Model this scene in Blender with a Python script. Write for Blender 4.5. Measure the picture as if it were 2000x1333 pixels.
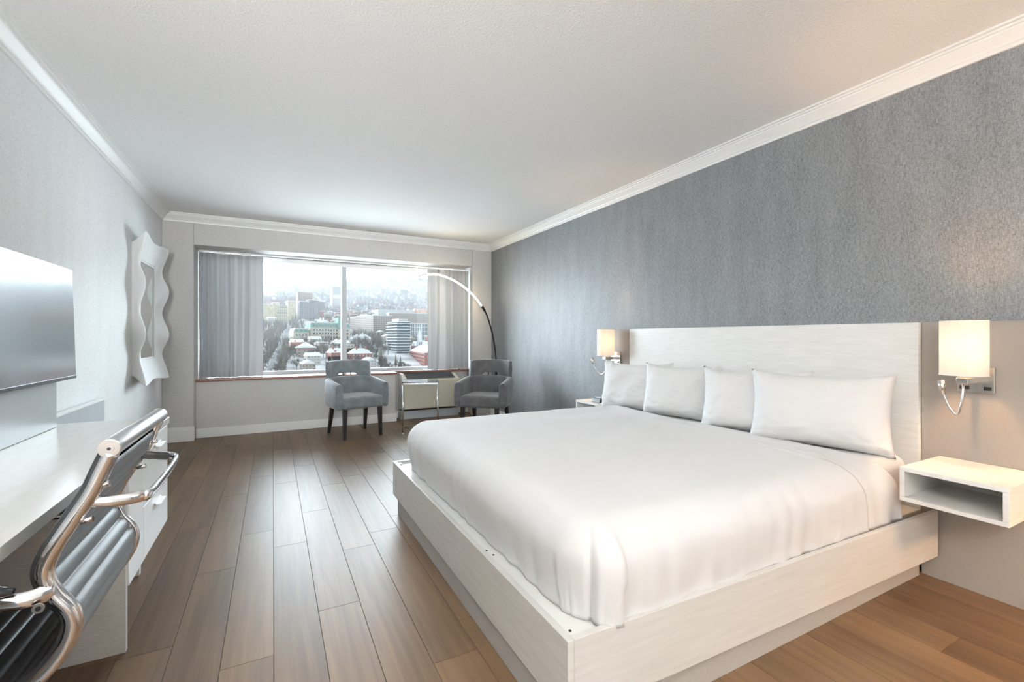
import bpy, bmesh, math, random
from math import sin, cos, pi, radians
from mathutils import Vector, Matrix, noise

for o in list(bpy.data.objects):
    bpy.data.objects.remove(o)
S = bpy.context.scene
COL = S.collection
R = random.Random(11)

# ------------------------------------------------------------ camera
CAM_H = 1.15
F_PX = 891.0
cam_d = bpy.data.cameras.new('camera')
cam = bpy.data.objects.new('camera', cam_d)
COL.objects.link(cam)
cam.location = (0, 0, CAM_H)
cam.rotation_euler = (pi / 2, 0, -math.atan(467 / F_PX))
cam_d.sensor_fit = 'HORIZONTAL'
cam_d.sensor_width = 36
cam_d.lens = 36 * F_PX / 2000
cam_d.shift_y = -7.5 / 2000
cam_d.clip_start = 0.05
cam_d.clip_end = 12000
S.camera = cam
S.view_settings.view_transform = 'Standard'
S.view_settings.look = 'None'
S.view_settings.exposure = 0.72
S.view_settings.gamma = 1.0
S.view_settings.use_curve_mapping = False

# ------------------------------------------------------------ sky: overcast, brighter low over the city
W = bpy.data.worlds.new('world')
S.world = W
W.use_nodes = True
wn = W.node_tree.nodes
wl = W.node_tree.links
wn.clear()
w_out = wn.new('ShaderNodeOutputWorld')
w_bg = wn.new('ShaderNodeBackground')
w_tc = wn.new('ShaderNodeTexCoord')
# a bright band of low sky on the window side, dimmer overhead and behind the building
w_sep = wn.new('ShaderNodeSeparateXYZ')
wl.new(w_tc.outputs['Generated'], w_sep.inputs[0])


def w_range(src, a, b, c, d):
    m = wn.new('ShaderNodeMapRange')
    m.interpolation_type = 'SMOOTHSTEP'
    for k, v in (('From Min', a), ('From Max', b), ('To Min', c), ('To Max', d)):
        m.inputs[k].default_value = v
    wl.new(src, m.inputs['Value'])
    return m.outputs['Result']


w_az = w_range(w_sep.outputs['Y'], -0.05, 0.65, 0.0, 1.0)
w_el = w_range(w_sep.outputs['Z'], 0.12, 0.60, 1.0, 0.0)
w_mul = wn.new('ShaderNodeMath')
w_mul.operation = 'MULTIPLY'
wl.new(w_az, w_mul.inputs[0])
w_lo = w_range(w_sep.outputs['Z'], -0.30, -0.02, 0.28, 1.0)
w_m2 = wn.new('ShaderNodeMath')
w_m2.operation = 'MULTIPLY'
wl.new(w_el, w_m2.inputs[0])
wl.new(w_lo, w_m2.inputs[1])
wl.new(w_m2.outputs[0], w_mul.inputs[1])
w_mr = wn.new('ShaderNodeMapRange')
w_mr.inputs['To Min'].default_value = 0.8
w_mr.inputs['To Max'].default_value = 22.0
wl.new(w_mul.outputs[0], w_mr.inputs['Value'])
wl.new(w_mr.outputs['Result'], w_bg.inputs['Strength'])
w_bg.inputs['Color'].default_value = (0.82, 0.92, 1.0, 1)
wl.new(w_bg.outputs['Background'], w_out.inputs['Surface'])


def area_light(name, loc, rot, sx, sy, power, color, portal=False):
    d = bpy.data.lights.new(name, 'AREA')
    d.shape = 'RECTANGLE'
    d.size = sx
    d.size_y = sy
    d.energy = power
    d.color = color
    o = bpy.data.objects.new(name, d)
    COL.objects.link(o)
    o.location = loc
    o.rotation_euler = rot
    if portal:
        d.cycles.is_portal = True
    return o


area_light('window_portal', (0.93, 6.80, 1.41), (-pi / 2, 0, 0), 3.6, 1.5, 1.0, (1, 1, 1), portal=True)

area_light('added_near_fill', (-0.1, -3.1, 1.35), (pi / 2, 0, 0), 1.8, 1.9, 7, (1.0, 0.985, 0.965))  # soft fill added at the near wall, without any fixture

far_fill = area_light('added_far_flood', (-0.75, -2.9, 1.75), (0, 0, 0), 0.5, 0.5, 13, (0.96, 0.98, 1.0))  # added narrow beam brightening the far ceiling and walls, no fixture
far_fill.rotation_euler = (Vector((0.55, 6.2, 2.9)) - Vector((-0.75, -2.9, 1.75))).to_track_quat('-Z', 'Y').to_euler()
far_fill.data.spread = radians(44)

# ------------------------------------------------------------ materials


def _mat(name):
    m = bpy.data.materials.new(name)
    m.use_nodes = True
    return m, m.node_tree.nodes, m.node_tree.links, m.node_tree.nodes['Principled BSDF']


def mat(name, col, rough=0.5, metal=0.0, coat=0.0, spec=0.5, noise_s=None, amt=0.06, bump=0.0, stretch=(1, 1, 1), sheen=0.0, detail=3, bdist=0.002):
    m, n, l, p = _mat(name)
    p.inputs['Base Color'].default_value = (*col, 1)
    p.inputs['Roughness'].default_value = rough
    p.inputs['Metallic'].default_value = metal
    p.inputs['Coat Weight'].default_value = coat
    p.inputs['Coat Roughness'].default_value = 0.15
    if name == 'television_screen_glass':
        p.inputs['Coat IOR'].default_value = 2.1
    p.inputs['Specular IOR Level'].default_value = spec
    p.inputs['Sheen Weight'].default_value = sheen
    if noise_s:
        tc = n.new('ShaderNodeTexCoord')
        mp = n.new('ShaderNodeMapping')
        mp.inputs['Scale'].default_value = stretch
        nz = n.new('ShaderNodeTexNoise')
        nz.inputs['Scale'].default_value = noise_s
        nz.inputs['Detail'].default_value = detail
        l.new(tc.outputs['Object'], mp.inputs['Vector'])
        l.new(mp.outputs['Vector'], nz.inputs['Vector'])
        mx = n.new('ShaderNodeMix')
        mx.data_type = 'RGBA'
        mx.inputs['A'].default_value = (*[max(0, c * (1 - amt)) for c in col], 1)
        mx.inputs['B'].default_value = (*[min(1, c * (1 + amt)) for c in col], 1)
        cr = n.new('ShaderNodeMapRange')
        cr.inputs['From Min'].default_value = 0.3
        cr.inputs['From Max'].default_value = 0.7
        l.new(nz.outputs['Fac'], cr.inputs['Value'])
        l.new(cr.outputs['Result'], mx.inputs['Factor'])
        l.new(mx.outputs['Result'], p.inputs['Base Color'])
        if bump:
            b = n.new('ShaderNodeBump')
            b.inputs['Strength'].default_value = bump
            b.inputs['Distance'].default_value = bdist
            l.new(nz.outputs['Fac'], b.inputs['Height'])
            l.new(b.outputs['Normal'], p.inputs['Normal'])
    return m


def linen(name, col, amt, flake=0.25, s=1.0, rough=0.75, spec=0.3):
    """woven wallcovering: crossed stretched noises"""
    m, n, l, p = _mat(name)
    tc = n.new('ShaderNodeTexCoord')
    outs = []
    for st in ((70 * s, 70 * s, 420 * s), (420 * s, 420 * s, 60 * s), (9 * s, 9 * s, 2.2 * s)):
        mp = n.new('ShaderNodeMapping')
        mp.inputs['Scale'].default_value = st
        nz = n.new('ShaderNodeTexNoise')
        nz.inputs['Scale'].default_value = 1.0
        nz.inputs['Detail'].default_value = 2.5
        l.new(tc.outputs['Object'], mp.inputs['Vector'])
        l.new(mp.outputs['Vector'], nz.inputs['Vector'])
        outs.append(nz.outputs['Fac'])
    a = n.new('ShaderNodeMath')
    a.operation = 'ADD'
    l.new(outs[0], a.inputs[0])
    l.new(outs[1], a.inputs[1])
    b = n.new('ShaderNodeMath')
    b.operation = 'MULTIPLY_ADD'
    l.new(outs[2], b.inputs[0])
    b.inputs[1].default_value = flake
    l.new(a.outputs[0], b.inputs[2])
    mr = n.new('ShaderNodeMapRange')
    mr.inputs['From Min'].default_value = 0.74 + flake / 2
    mr.inputs['From Max'].default_value = 1.28 + flake / 2
    l.new(b.outputs[0], mr.inputs['Value'])
    mx = n.new('ShaderNodeMix')
    mx.data_type = 'RGBA'
    mx.inputs['A'].default_value = (*[c * (1 - amt) for c in col], 1)
    mx.inputs['B'].default_value = (*[min(1, c * (1 + amt)) for c in col], 1)
    l.new(mr.outputs['Result'], mx.inputs['Factor'])
    l.new(mx.outputs['Result'], p.inputs['Base Color'])
    p.inputs['Roughness'].default_value = rough
    p.inputs['Specular IOR Level'].default_value = spec
    bp = n.new('ShaderNodeBump')
    bp.inputs['Strength'].default_value = 0.25
    bp.inputs['Distance'].default_value = 0.001
    l.new(b.outputs[0], bp.inputs['Height'])
    l.new(bp.outputs['Normal'], p.inputs['Normal'])
    return m


def emis(name, col, strength):
    m, n, l, p = _mat(name)
    p.inputs['Base Color'].default_value = (*col, 1)
    p.inputs['Emission Color'].default_value = (*col, 1)
    p.inputs['Emission Strength'].default_value = strength
    return m


def glass(name, tint=(0.96, 0.98, 0.98), gloss=0.08):
    m = bpy.data.materials.new(name)
    m.use_nodes = True
    n, l = m.node_tree.nodes, m.node_tree.links
    n.clear()
    out = n.new('ShaderNodeOutputMaterial')
    mx = n.new('ShaderNodeMixShader')
    tr = n.new('ShaderNodeBsdfTransparent')
    tr.inputs['Color'].default_value = (*tint, 1)
    gl = n.new('ShaderNodeBsdfGlossy')
    gl.inputs['Roughness'].default_value = 0.02
    fr = n.new('ShaderNodeFresnel')
    fr.inputs['IOR'].default_value = 1.3
    l.new(fr.outputs['Fac'], mx.inputs['Fac'])
    l.new(tr.outputs['BSDF'], mx.inputs[1])
    l.new(gl.outputs['BSDF'], mx.inputs[2])
    l.new(mx.outputs['Shader'], out.inputs['Surface'])
    return m


def shade_mat(name, col, trans=0.34):
    m = bpy.data.materials.new(name)
    m.use_nodes = True
    n, l = m.node_tree.nodes, m.node_tree.links
    n.clear()
    out = n.new('ShaderNodeOutputMaterial')
    mx = n.new('ShaderNodeMixShader')
    mx.inputs['Fac'].default_value = trans
    a = n.new('ShaderNodeBsdfDiffuse')
    a.inputs['Color'].default_value = (*col, 1)
    b = n.new('ShaderNodeBsdfTranslucent')
    b.inputs['Color'].default_value = (*col, 1)
    l.new(a.outputs['BSDF'], mx.inputs[1])
    l.new(b.outputs['BSDF'], mx.inputs[2])
    l.new(mx.outputs['Shader'], out.inputs['Surface'])
    return m


def plank_mat():
    m, n, l, p = _mat('oak_plank')
    tc = n.new('ShaderNodeTexCoord')
    at = n.new('ShaderNodeAttribute')
    at.attribute_name = 'tone'
    add = n.new('ShaderNodeVectorMath')
    add.operation = 'MULTIPLY_ADD'
    l.new(at.outputs['Color'], add.inputs[0])
    add.inputs[1].default_value = (7, 13, 5)
    l.new(tc.outputs['Object'], add.inputs[2])
    mp = n.new('ShaderNodeMapping')
    mp.inputs['Scale'].default_value = (38, 1.6, 1)
    l.new(add.outputs['Vector'], mp.inputs['Vector'])
    nz = n.new('ShaderNodeTexNoise')
    nz.inputs['Scale'].default_value = 1.0
    nz.inputs['Detail'].default_value = 6
    nz.inputs['Distortion'].default_value = 0.6
    l.new(mp.outputs['Vector'], nz.inputs['Vector'])
    mp2 = n.new('ShaderNodeMapping')
    mp2.inputs['Scale'].default_value = (6, 0.9, 1)
    l.new(add.outputs['Vector'], mp2.inputs['Vector'])
    nz2 = n.new('ShaderNodeTexNoise')
    nz2.inputs['Scale'].default_value = 1.0
    nz2.inputs['Detail'].default_value = 2
    l.new(mp2.outputs['Vector'], nz2.inputs['Vector'])
    sep = n.new('ShaderNodeSeparateColor')
    l.new(at.outputs['Color'], sep.inputs['Color'])
    s1 = n.new('ShaderNodeMath')
    s1.operation = 'MULTIPLY_ADD'
    l.new(nz.outputs['Fac'], s1.inputs[0])
    s1.inputs[1].default_value = 0.7
    l.new(nz2.outputs['Fac'], s1.inputs[2])
    s2 = n.new('ShaderNodeMath')
    s2.operation = 'MULTIPLY_ADD'
    l.new(sep.outputs['Red'], s2.inputs[0])
    s2.inputs[1].default_value = 0.28
    l.new(s1.outputs[0], s2.inputs[2])
    mr = n.new('ShaderNodeMapRange')
    mr.inputs['From Min'].default_value = 0.60
    mr.inputs['From Max'].default_value = 1.55
    l.new(s2.outputs[0], mr.inputs['Value'])
    mx = n.new('ShaderNodeMix')
    mx.data_type = 'RGBA'
    mx.inputs['A'].default_value = (0.085, 0.049, 0.026, 1)
    mx.inputs['B'].default_value = (0.24, 0.150, 0.080, 1)
    l.new(mr.outputs['Result'], mx.inputs['Factor'])
    l.new(mx.outputs['Result'], p.inputs['Base Color'])
    p.inputs['Roughness'].default_value = 0.42
    p.inputs['Specular IOR Level'].default_value = 0.5
    p.inputs['IOR'].default_value = 1.45
    bp = n.new('ShaderNodeBump')
    bp.inputs['Strength'].default_value = 0.10
    bp.inputs['Distance'].default_value = 0.001
    l.new(nz.outputs['Fac'], bp.inputs['Height'])
    l.new(bp.outputs['Normal'], p.inputs['Normal'])
    return m


def facade_mat(name, wall, win, su=3.0, sv=3.2, mortar=0.32):
    """city facade: rows of windows as a brick texture on (x+y, z)"""
    m, n, l, p = _mat(name)
    tc = n.new('ShaderNodeTexCoord')
    sp = n.new('ShaderNodeSeparateXYZ')
    l.new(tc.outputs['Object'], sp.inputs[0])
    ad = n.new('ShaderNodeMath')
    ad.operation = 'ADD'
    l.new(sp.outputs['X'], ad.inputs[0])
    l.new(sp.outputs['Y'], ad.inputs[1])
    cb = n.new('ShaderNodeCombineXYZ')
    l.new(ad.outputs[0], cb.inputs['X'])
    l.new(sp.outputs['Z'], cb.inputs['Y'])
    br = n.new('ShaderNodeTexBrick')
    br.offset = 0.0
    br.inputs['Scale'].default_value = 1.0
    br.inputs['Brick Width'].default_value = su
    br.inputs['Row Height'].default_value = sv
    br.inputs['Mortar Size'].default_value = mortar * min(su, sv)
    br.inputs['Mortar Smooth'].default_value = 0.0
    br.inputs['Color1'].default_value = (*win, 1)
    br.inputs['Color2'].default_value = (*[c * 1.6 for c in win], 1)
    br.inputs['Mortar'].default_value = (*wall, 1)
    l.new(cb.outputs[0], br.inputs['Vector'])
    l.new(br.outputs['Color'], p.inputs['Base Color'])
    p.inputs['Roughness'].default_value = 0.8
    return m


M = {}
M['ceiling'] = mat('stucco_ceiling', (0.88, 0.88, 0.87), 0.95, noise_s=95, amt=0.035, bump=0.55, spec=0.1, bdist=0.004)
M['white_trim'] = mat('white_painted_trim', (0.86, 0.86, 0.85), 0.4, noise_s=6, amt=0.01)
M['wall_light'] = linen('pale_grey_wallcovering', (0.80, 0.81, 0.81), 0.10, 0.3, 0.8)
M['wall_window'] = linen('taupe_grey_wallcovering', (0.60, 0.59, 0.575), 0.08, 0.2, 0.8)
M['wall_blue'] = linen('slate_blue_woven_wallcovering', (0.236, 0.246, 0.260), 0.42, 0.30, 1.0, rough=0.55, spec=0.5)
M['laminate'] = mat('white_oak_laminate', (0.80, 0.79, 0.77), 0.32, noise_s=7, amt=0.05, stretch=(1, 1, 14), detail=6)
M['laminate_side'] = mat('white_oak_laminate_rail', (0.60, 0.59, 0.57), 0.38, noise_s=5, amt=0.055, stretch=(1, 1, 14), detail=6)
M['taupe_panel'] = mat('taupe_laminate', (0.33, 0.305, 0.285), 0.5, noise_s=400, amt=0.07, bump=0.1, spec=0.3)
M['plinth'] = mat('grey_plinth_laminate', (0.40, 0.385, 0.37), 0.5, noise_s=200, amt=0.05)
M['deck'] = mat('pale_board', (0.74, 0.75, 0.72), 0.35, noise_s=4, amt=0.02)
M['desk_top'] = mat('pale_grey_desk_laminate', (0.70, 0.70, 0.68), 0.25, noise_s=5, amt=0.03, stretch=(8, 1, 1))
M['desk_side'] = mat('greige_desk_laminate', (0.60, 0.58, 0.55), 0.45, noise_s=30, amt=0.09, stretch=(1, 1, 8), detail=4)
M['white_gloss'] = mat('white_cabinet_laminate', (0.88, 0.89, 0.89), 0.3, noise_s=4, amt=0.01)
M['panel_grey'] = mat('satin_grey_panel', (0.50, 0.54, 0.565), 0.35, noise_s=3, amt=0.02)
M['sheet'] = mat('white_cotton_duvet', (0.67, 0.672, 0.68), 0.85, noise_s=3.0, amt=0.01, sheen=0.15)
M['pillow'] = mat('white_cotton_pillowcase', (0.76, 0.76, 0.76), 0.85, noise_s=250, amt=0.01, sheen=0.15)
M['curtain'] = mat('silver_grey_curtain', (0.48, 0.485, 0.49), 0.5, noise_s=350, amt=0.03, sheen=0.0)
_m = M['curtain']
_n, _l = _m.node_tree.nodes, _m.node_tree.links
_out = next(n for n in _n if n.type == 'OUTPUT_MATERIAL')
_mx = _n.new('ShaderNodeMixShader')
_mx.inputs['Fac'].default_value = 0.035
_tr = _n.new('ShaderNodeBsdfTranslucent')
_tr.inputs['Color'].default_value = (0.60, 0.63, 0.68, 1)
_l.new(_n['Principled BSDF'].outputs['BSDF'], _mx.inputs[1])
_l.new(_tr.outputs['BSDF'], _mx.inputs[2])
_l.new(_mx.outputs['Shader'], _out.inputs['Surface'])
M['wood_sill'] = mat('red_brown_wood_sill', (0.27, 0.115, 0.07), 0.22, noise_s=9, amt=0.2, stretch=(1, 6, 6), coat=0.6)
M['velvet'] = mat('blue_grey_velvet', (0.185, 0.21, 0.232), 0.75, noise_s=11, amt=0.22, sheen=0.5, bump=0.05)
M['velvet_dark'] = mat('charcoal_grey_velvet', (0.115, 0.115, 0.123), 0.75, noise_s=11, amt=0.25, sheen=0.45, bump=0.05)
M['dark_wood'] = mat('espresso_wood', (0.022, 0.019, 0.020), 0.35, noise_s=20, amt=0.2, stretch=(4, 4, 1))
M['chrome'] = mat('polished_chrome', (0.80, 0.80, 0.82), 0.08, metal=1, noise_s=3, amt=0.01)
M['brushed'] = mat('brushed_aluminium', (0.72, 0.73, 0.75), 0.28, metal=1, noise_s=60, amt=0.03)
M['nickel'] = mat('satin_nickel', (0.62, 0.60, 0.57), 0.25, metal=1, noise_s=40, amt=0.03)
M['leather'] = mat('black_ribbed_leather', (0.018, 0.019, 0.022), 0.32, noise_s=300, amt=0.15, bump=0.08, coat=0.25)
M['leather_back'] = mat('grey_vinyl_backing', (0.17, 0.185, 0.20), 0.46, noise_s=300, amt=0.08, bump=0.05)
M['black'] = mat('black_plastic', (0.012, 0.012, 0.014), 0.3, noise_s=100, amt=0.1)
M['black_metal'] = mat('black_lacquered_metal', (0.015, 0.015, 0.017), 0.25, noise_s=50, amt=0.1)
M['screen'] = mat('television_screen_glass', (0.010, 0.012, 0.016), 0.17, spec=1.0, coat=1.0, noise_s=2, amt=0.02)
M['mirror'] = mat('mirror_glass', (0.90, 0.94, 0.93), 0.02, metal=1, noise_s=2, amt=0.005)
M['frame_white'] = mat('white_lacquered_frame', (0.86, 0.87, 0.86), 0.4, noise_s=4, amt=0.01)
M['beige_metal'] = mat('cream_enamelled_metal', (0.62, 0.60, 0.50), 0.35, noise_s=5, amt=0.015)
M['grey_metal'] = mat('grey_window_aluminium', (0.52, 0.56, 0.59), 0.4, noise_s=5, amt=0.02)
M['dark_grille'] = mat('dark_grille', (0.09, 0.10, 0.115), 0.35, noise_s=40, amt=0.1)
M['glass'] = glass('window_glass')
M['table_glass'] = glass('clear_table_glass', (0.93, 0.96, 0.95))
M['led'] = emis('led_strip', (1.0, 0.82, 0.55), 40.0)
M['shade'] = shade_mat('linen_lamp_shade', (0.93, 0.90, 0.86))
M['bulb'] = emis('frosted_bulb', (1.0, 0.72, 0.42), 12.0)
M['added_ceiling_lamp'] = emis('added_opal_lamp', (1.0, 0.97, 0.93), 6.0)  # glow of the ceiling lamps added behind the camera
M['plank'] = plank_mat()
M['groove'] = mat('floor_underlay', (0.06, 0.045, 0.035), 0.6, noise_s=20, amt=0.1)
M['seam_dark'] = mat('stitched_seam', (0.62, 0.62, 0.62), 0.9, noise_s=20, amt=0.1)

# ------------------------------------------------------------ mesh builder


class MB:
    def __init__(s):
        s.v, s.f, s.m, s.cur = [], [], [], 0

    def mi(s, i):
        s.cur = i
        return s

    def add(s, vs, fs):
        o = len(s.v)
        s.v += [Vector(p) for p in vs]
        for f in fs:
            s.f.append([o + i for i in f])
            s.m.append(s.cur)
        return s

    def hexa(s, p):
        return s.add(p, [(0, 3, 2, 1), (4, 5, 6, 7), (0, 1, 5, 4), (1, 2, 6, 5), (2, 3, 7, 6), (3, 0, 4, 7)])

    def box(s, x0, x1, y0, y1, z0, z1):
        return s.hexa([(x0, y0, z0), (x1, y0, z0), (x1, y1, z0), (x0, y1, z0), (x0, y0, z1), (x1, y0, z1), (x1, y1, z1), (x0, y1, z1)])

    def prism(s, poly, z0, z1):
        n = len(poly)
        vs = [(x, y, z0) for x, y in poly] + [(x, y, z1) for x, y in poly]
        fs = [tuple(range(n - 1, -1, -1)), tuple(range(n, 2 * n))]
        fs += [(i, (i + 1) % n, n + (i + 1) % n, n + i) for i in range(n)]
        return s.add(vs, fs)

    def tube(s, pts, r, n=10, cap=True, flat=1.0, up=None):
        pts = [Vector(p) for p in pts]
        rs = r if isinstance(r, (list, tuple)) else [r] * len(pts)
        up = Vector(up) if up else Vector((0.13, 0.21, 0.97))
        vs, fs = [], []
        for i, p in enumerate(pts):
            t = (pts[min(i + 1, len(pts) - 1)] - pts[max(i - 1, 0)]).normalized()
            a = t.cross(up)
            if a.length < 1e-4:
                a = t.cross(Vector((1, 0, 0)))
            a.normalize()
            b = a.cross(t).normalized()
            for k in range(n):
                an = 2 * pi * k / n
                vs.append(p + a * cos(an) * rs[i] * flat + b * sin(an) * rs[i])
        for i in range(len(pts) - 1):
            for k in range(n):
                fs.append((i * n + k, i * n + (k + 1) % n, (i + 1) * n + (k + 1) % n, (i + 1) * n + k))
        if cap:
            fs.append(tuple(range(n))[::-1])
            fs.append(tuple(range((len(pts) - 1) * n, len(pts) * n)))
        return s.add(vs, fs)

    def lathe(s, prof, n=32, c=(0, 0, 0), cap=True):
        vs, fs = [], []
        for r, z in prof:
            for k in range(n):
                a = 2 * pi * k / n
                vs.append((c[0] + r * cos(a), c[1] + r * sin(a), c[2] + z))
        for i in range(len(prof) - 1):
            for k in range(n):
                fs.append((i * n + k, i * n + (k + 1) % n, (i + 1) * n + (k + 1) % n, (i + 1) * n + k))
        if cap:
            fs.append(tuple(range(n))[::-1])
            fs.append(tuple(range((len(prof) - 1) * n, len(prof) * n)))
        return s.add(vs, fs)

    def grid(s, fn, nu, nv, close=False):
        vs = [fn(i / nu, j / nv) for i in range(nu + 1) for j in range(nv + 1)]
        fs = [(i * (nv + 1) + j, (i + 1) * (nv + 1) + j, (i + 1) * (nv + 1) + j + 1, i * (nv + 1) + j + 1) for i in range(nu) for j in range(nv)]
        return s.add(vs, fs)

    def build(s, name, m, parent=None, off=None, smooth=False, bev=0, seg=2, sub=0, solid=0, fix=True):
        """vertices are in world space; they are shifted to the parent's (or off) origin"""
        o0 = Vector(off) if off is not None else (parent['_o'] if parent is not None else Vector((0, 0, 0)))
        o0 = Vector(o0)
        me = bpy.data.meshes.new(name)
        me.from_pydata([tuple(p - o0) for p in s.v], [], s.f)
        ms = m if isinstance(m, (list, tuple)) else [m]
        for k in ms:
            me.materials.append(k) if k else None
        for p, i in zip(me.polygons, s.m):
            p.material_index = min(i, len(ms) - 1)
        if fix:
            bm = bmesh.new()
            bm.from_mesh(me)
            bmesh.ops.recalc_face_normals(bm, faces=bm.faces)
            bm.to_mesh(me)
            bm.free()
        if smooth:
            for p in me.polygons:
                p.use_smooth = len(p.vertices) <= 4
        o = bpy.data.objects.new(name, me)
        COL.objects.link(o)
        if parent is not None:
            o.parent = parent
            if parent.type == 'MESH':
                o.location = (0, 0, 0)
        elif off is not None:
            o.location = off
        if parent is not None and off is not None:
            o.location = Vector(off) - Vector(parent['_o'])
        if bev:
            b = o.modifiers.new('bevel', 'BEVEL')
            b.width = bev
            b.segments = seg
            b.limit_method = 'ANGLE'
            b.angle_limit = radians(35)
            if not smooth:
                for p in me.polygons:
                    p.use_smooth = True
                w = o.modifiers.new('wn', 'WEIGHTED_NORMAL')
                w.keep_sharp = True
        if sub:
            b = o.modifiers.new('subd', 'SUBSURF')
            b.levels = sub
            b.render_levels = sub
        if solid:
            b = o.modifiers.new('solid', 'SOLIDIFY')
            b.thickness = solid
            b.offset = 0
        o['_o'] = tuple(o0)
        return o


def tag(o, label, cat, group=None, kind=None):
    o['label'] = label
    o['category'] = cat
    if group:
        o['group'] = group
    if kind:
        o['kind'] = kind
    return o


def struct(o):
    o['kind'] = 'structure'
    return o


def thing(name, label, cat, loc, rz=0.0, group=None, local=False):
    """Empty at the thing's base. local=True: parts are given in the thing's own frame"""
    o = bpy.data.objects.new(name, None)
    o.empty_display_size = 0.1
    COL.objects.link(o)
    o.location = loc
    o.rotation_euler = (0, 0, rz)
    tag(o, label, cat, group)
    o['_o'] = (0, 0, 0) if local else tuple(loc)
    return o


def dup(root, loc=None, rz=None, label=None, group=None, scale=None):
    r = root.copy()
    COL.objects.link(r)
    if loc is not None:
        r.location = loc
    if rz is not None:
        r.rotation_euler = (0, 0, rz)
    if scale is not None:
        r.scale = scale
    if label:
        r['label'] = label
    if group:
        r['group'] = group
    for ch in list(root.children):
        c = ch.copy()
        COL.objects.link(c)
        c.parent = r
        for g in list(ch.children):
            d = g.copy()
            COL.objects.link(d)
            d.parent = c
    return r


def lerp(a, b, t):
    return a + (b - a) * t


def interp(tab, x):
    if x <= tab[0][0]:
        return tab[0][1]
    for (a, b), (c, d) in zip(tab, tab[1:]):
        if x <= c:
            return lerp(b, d, (x - a) / (c - a))
    return tab[-1][1]


def spline(pts, n=10):
    P = [Vector(p) for p in pts]
    P = [2 * P[0] - P[1]] + P + [2 * P[-1] - P[-2]]
    out = []
    for i in range(1, len(P) - 2):
        for k in range(n):
            t = k / n
            a, b, c, d = P[i - 1], P[i], P[i + 1], P[i + 2]
            out.append(0.5 * (2 * b + (c - a) * t + (2 * a - 5 * b + 4 * c - d) * t * t + (3 * b - a - 3 * c + d) * t ** 3))
    out.append(P[-2])
    return out


# ------------------------------------------------------------ room shell
XL, XR, YW, YB, ZC = -1.065, 2.87, 6.13, -3.2, 2.505

# floor: individually laid planks, joints staggered, over a dark underlay
fl = MB()
tones = []
PW = 0.166
joint = {-2: 2.66, -1: 1.86, 0: 2.81, 1: 2.07, 2: 2.60, 3: 1.55, -3: 3.30, 4: 2.95, 5: 2.2, -4: 2.1, -5: 2.9, -6: 1.7}
k = -7
while 0.003 + k * PW < XR:
    xa = max(0.003 + k * PW, XL - 0.04)
    xb = min(0.003 + (k + 1) * PW, XR + 0.04)
    if xb - xa > 0.01:
        j0 = joint.get(k, R.uniform(0, 1.2))
        y = j0 - 1.212 * math.ceil((j0 - YB) / 1.212)
        while y < 6.9:
            ya, yb = max(y, YB), min(y + 1.212, 6.9)
            if yb - ya > 0.01:
                c, g = 0.0011, 0.0004
                vs = [(xa + g, ya + g, -0.003), (xb - g, ya + g, -0.003), (xb - g, yb - g, -0.003), (xa + g, yb - g, -0.003),
                      (xa + c + g, ya + c + g, 0), (xb - c - g, ya + c + g, 0), (xb - c - g, yb - c - g, 0), (xa + c + g, yb - c - g, 0)]
                fl.add(vs, [(4, 5, 6, 7), (0, 1, 5, 4), (1, 2, 6, 5), (2, 3, 7, 6), (3, 0, 4, 7)])
                tones += [(R.random(), R.random(), R.random())] * 5
            y += 1.212
    k += 1
fl.mi(1)
fl.box(XL - 0.04, XR + 0.04, YB, 6.9, -0.06, -0.0025)
tones += [(0, 0, 0)] * 6
floor = struct(fl.build('floor', [M['plank'], M['groove']], fix=False))
ca = floor.data.color_attributes.new('tone', 'FLOAT_COLOR', 'CORNER')
for p in floor.data.polygons:
    for li in p.loop_indices:
        ca.data[li].color = (*tones[p.index], 1)

struct(MB().box(XL - 0.1, XR + 0.1, YB - 0.1, 6.9, ZC, ZC + 0.1).build('ceiling', M['ceiling']))
struct(MB().box(XL - 0.1, XL, YB - 0.1, 6.9, 0, ZC).build('wall_left', M['wall_light']))
struct(MB().box(XR, XR + 0.1, YB - 0.1, 6.9, 0, ZC).build('wall_right', M['wall_blue']))
struct(MB().box(XL, XR, YB - 0.1, YB, 0, ZC).build('wall_near', M['wall_light']))
ww = MB()
ww.box(XL, -0.78, YW, 6.9, 0, ZC)
ww.box(-0.78, 2.567, YW, 6.9, 2.178, ZC)
ww.prism([(2.567, YW), (XR, YW), (XR, 6.9), (2.66, 6.9), (2.66, 6.46)], 0, ZC)
ww.box(-0.78, 1.485, 6.27, 6.9, 0, 0.64)
ww.box(1.485, 2.66, 6.55, 6.9, 0, 0.64)
struct(ww.build('wall_far', M['wall_window'], bev=0.004, seg=1))

# crown moulding


def crown(name, a, b, nrm):
    a, b, nrm = Vector(a), Vector(b), Vector(nrm)
    prof = [(0.0, -0.088), (0.012, -0.088), (0.014, -0.074), (0.022, -0.070), (0.026, -0.062), (0.055, -0.034), (0.060, -0.030), (0.062, -0.022), (0.072, -0.020), (0.074, -0.012), (0.088, -0.010), (0.088, 0.0), (0.0, 0.0)]
    mb = MB()
    n = len(prof)
    vs = []
    for e in (a, b):
        for d, z in prof:
            vs.append(e + nrm * d + Vector((0, 0, z)))
    mb.add(vs, [(i, (i + 1) % n, n + (i + 1) % n, n + i) for i in range(n)] + [tuple(range(n)), tuple(range(n, 2 * n))])
    return struct(mb.build(name, M['white_trim']))


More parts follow.
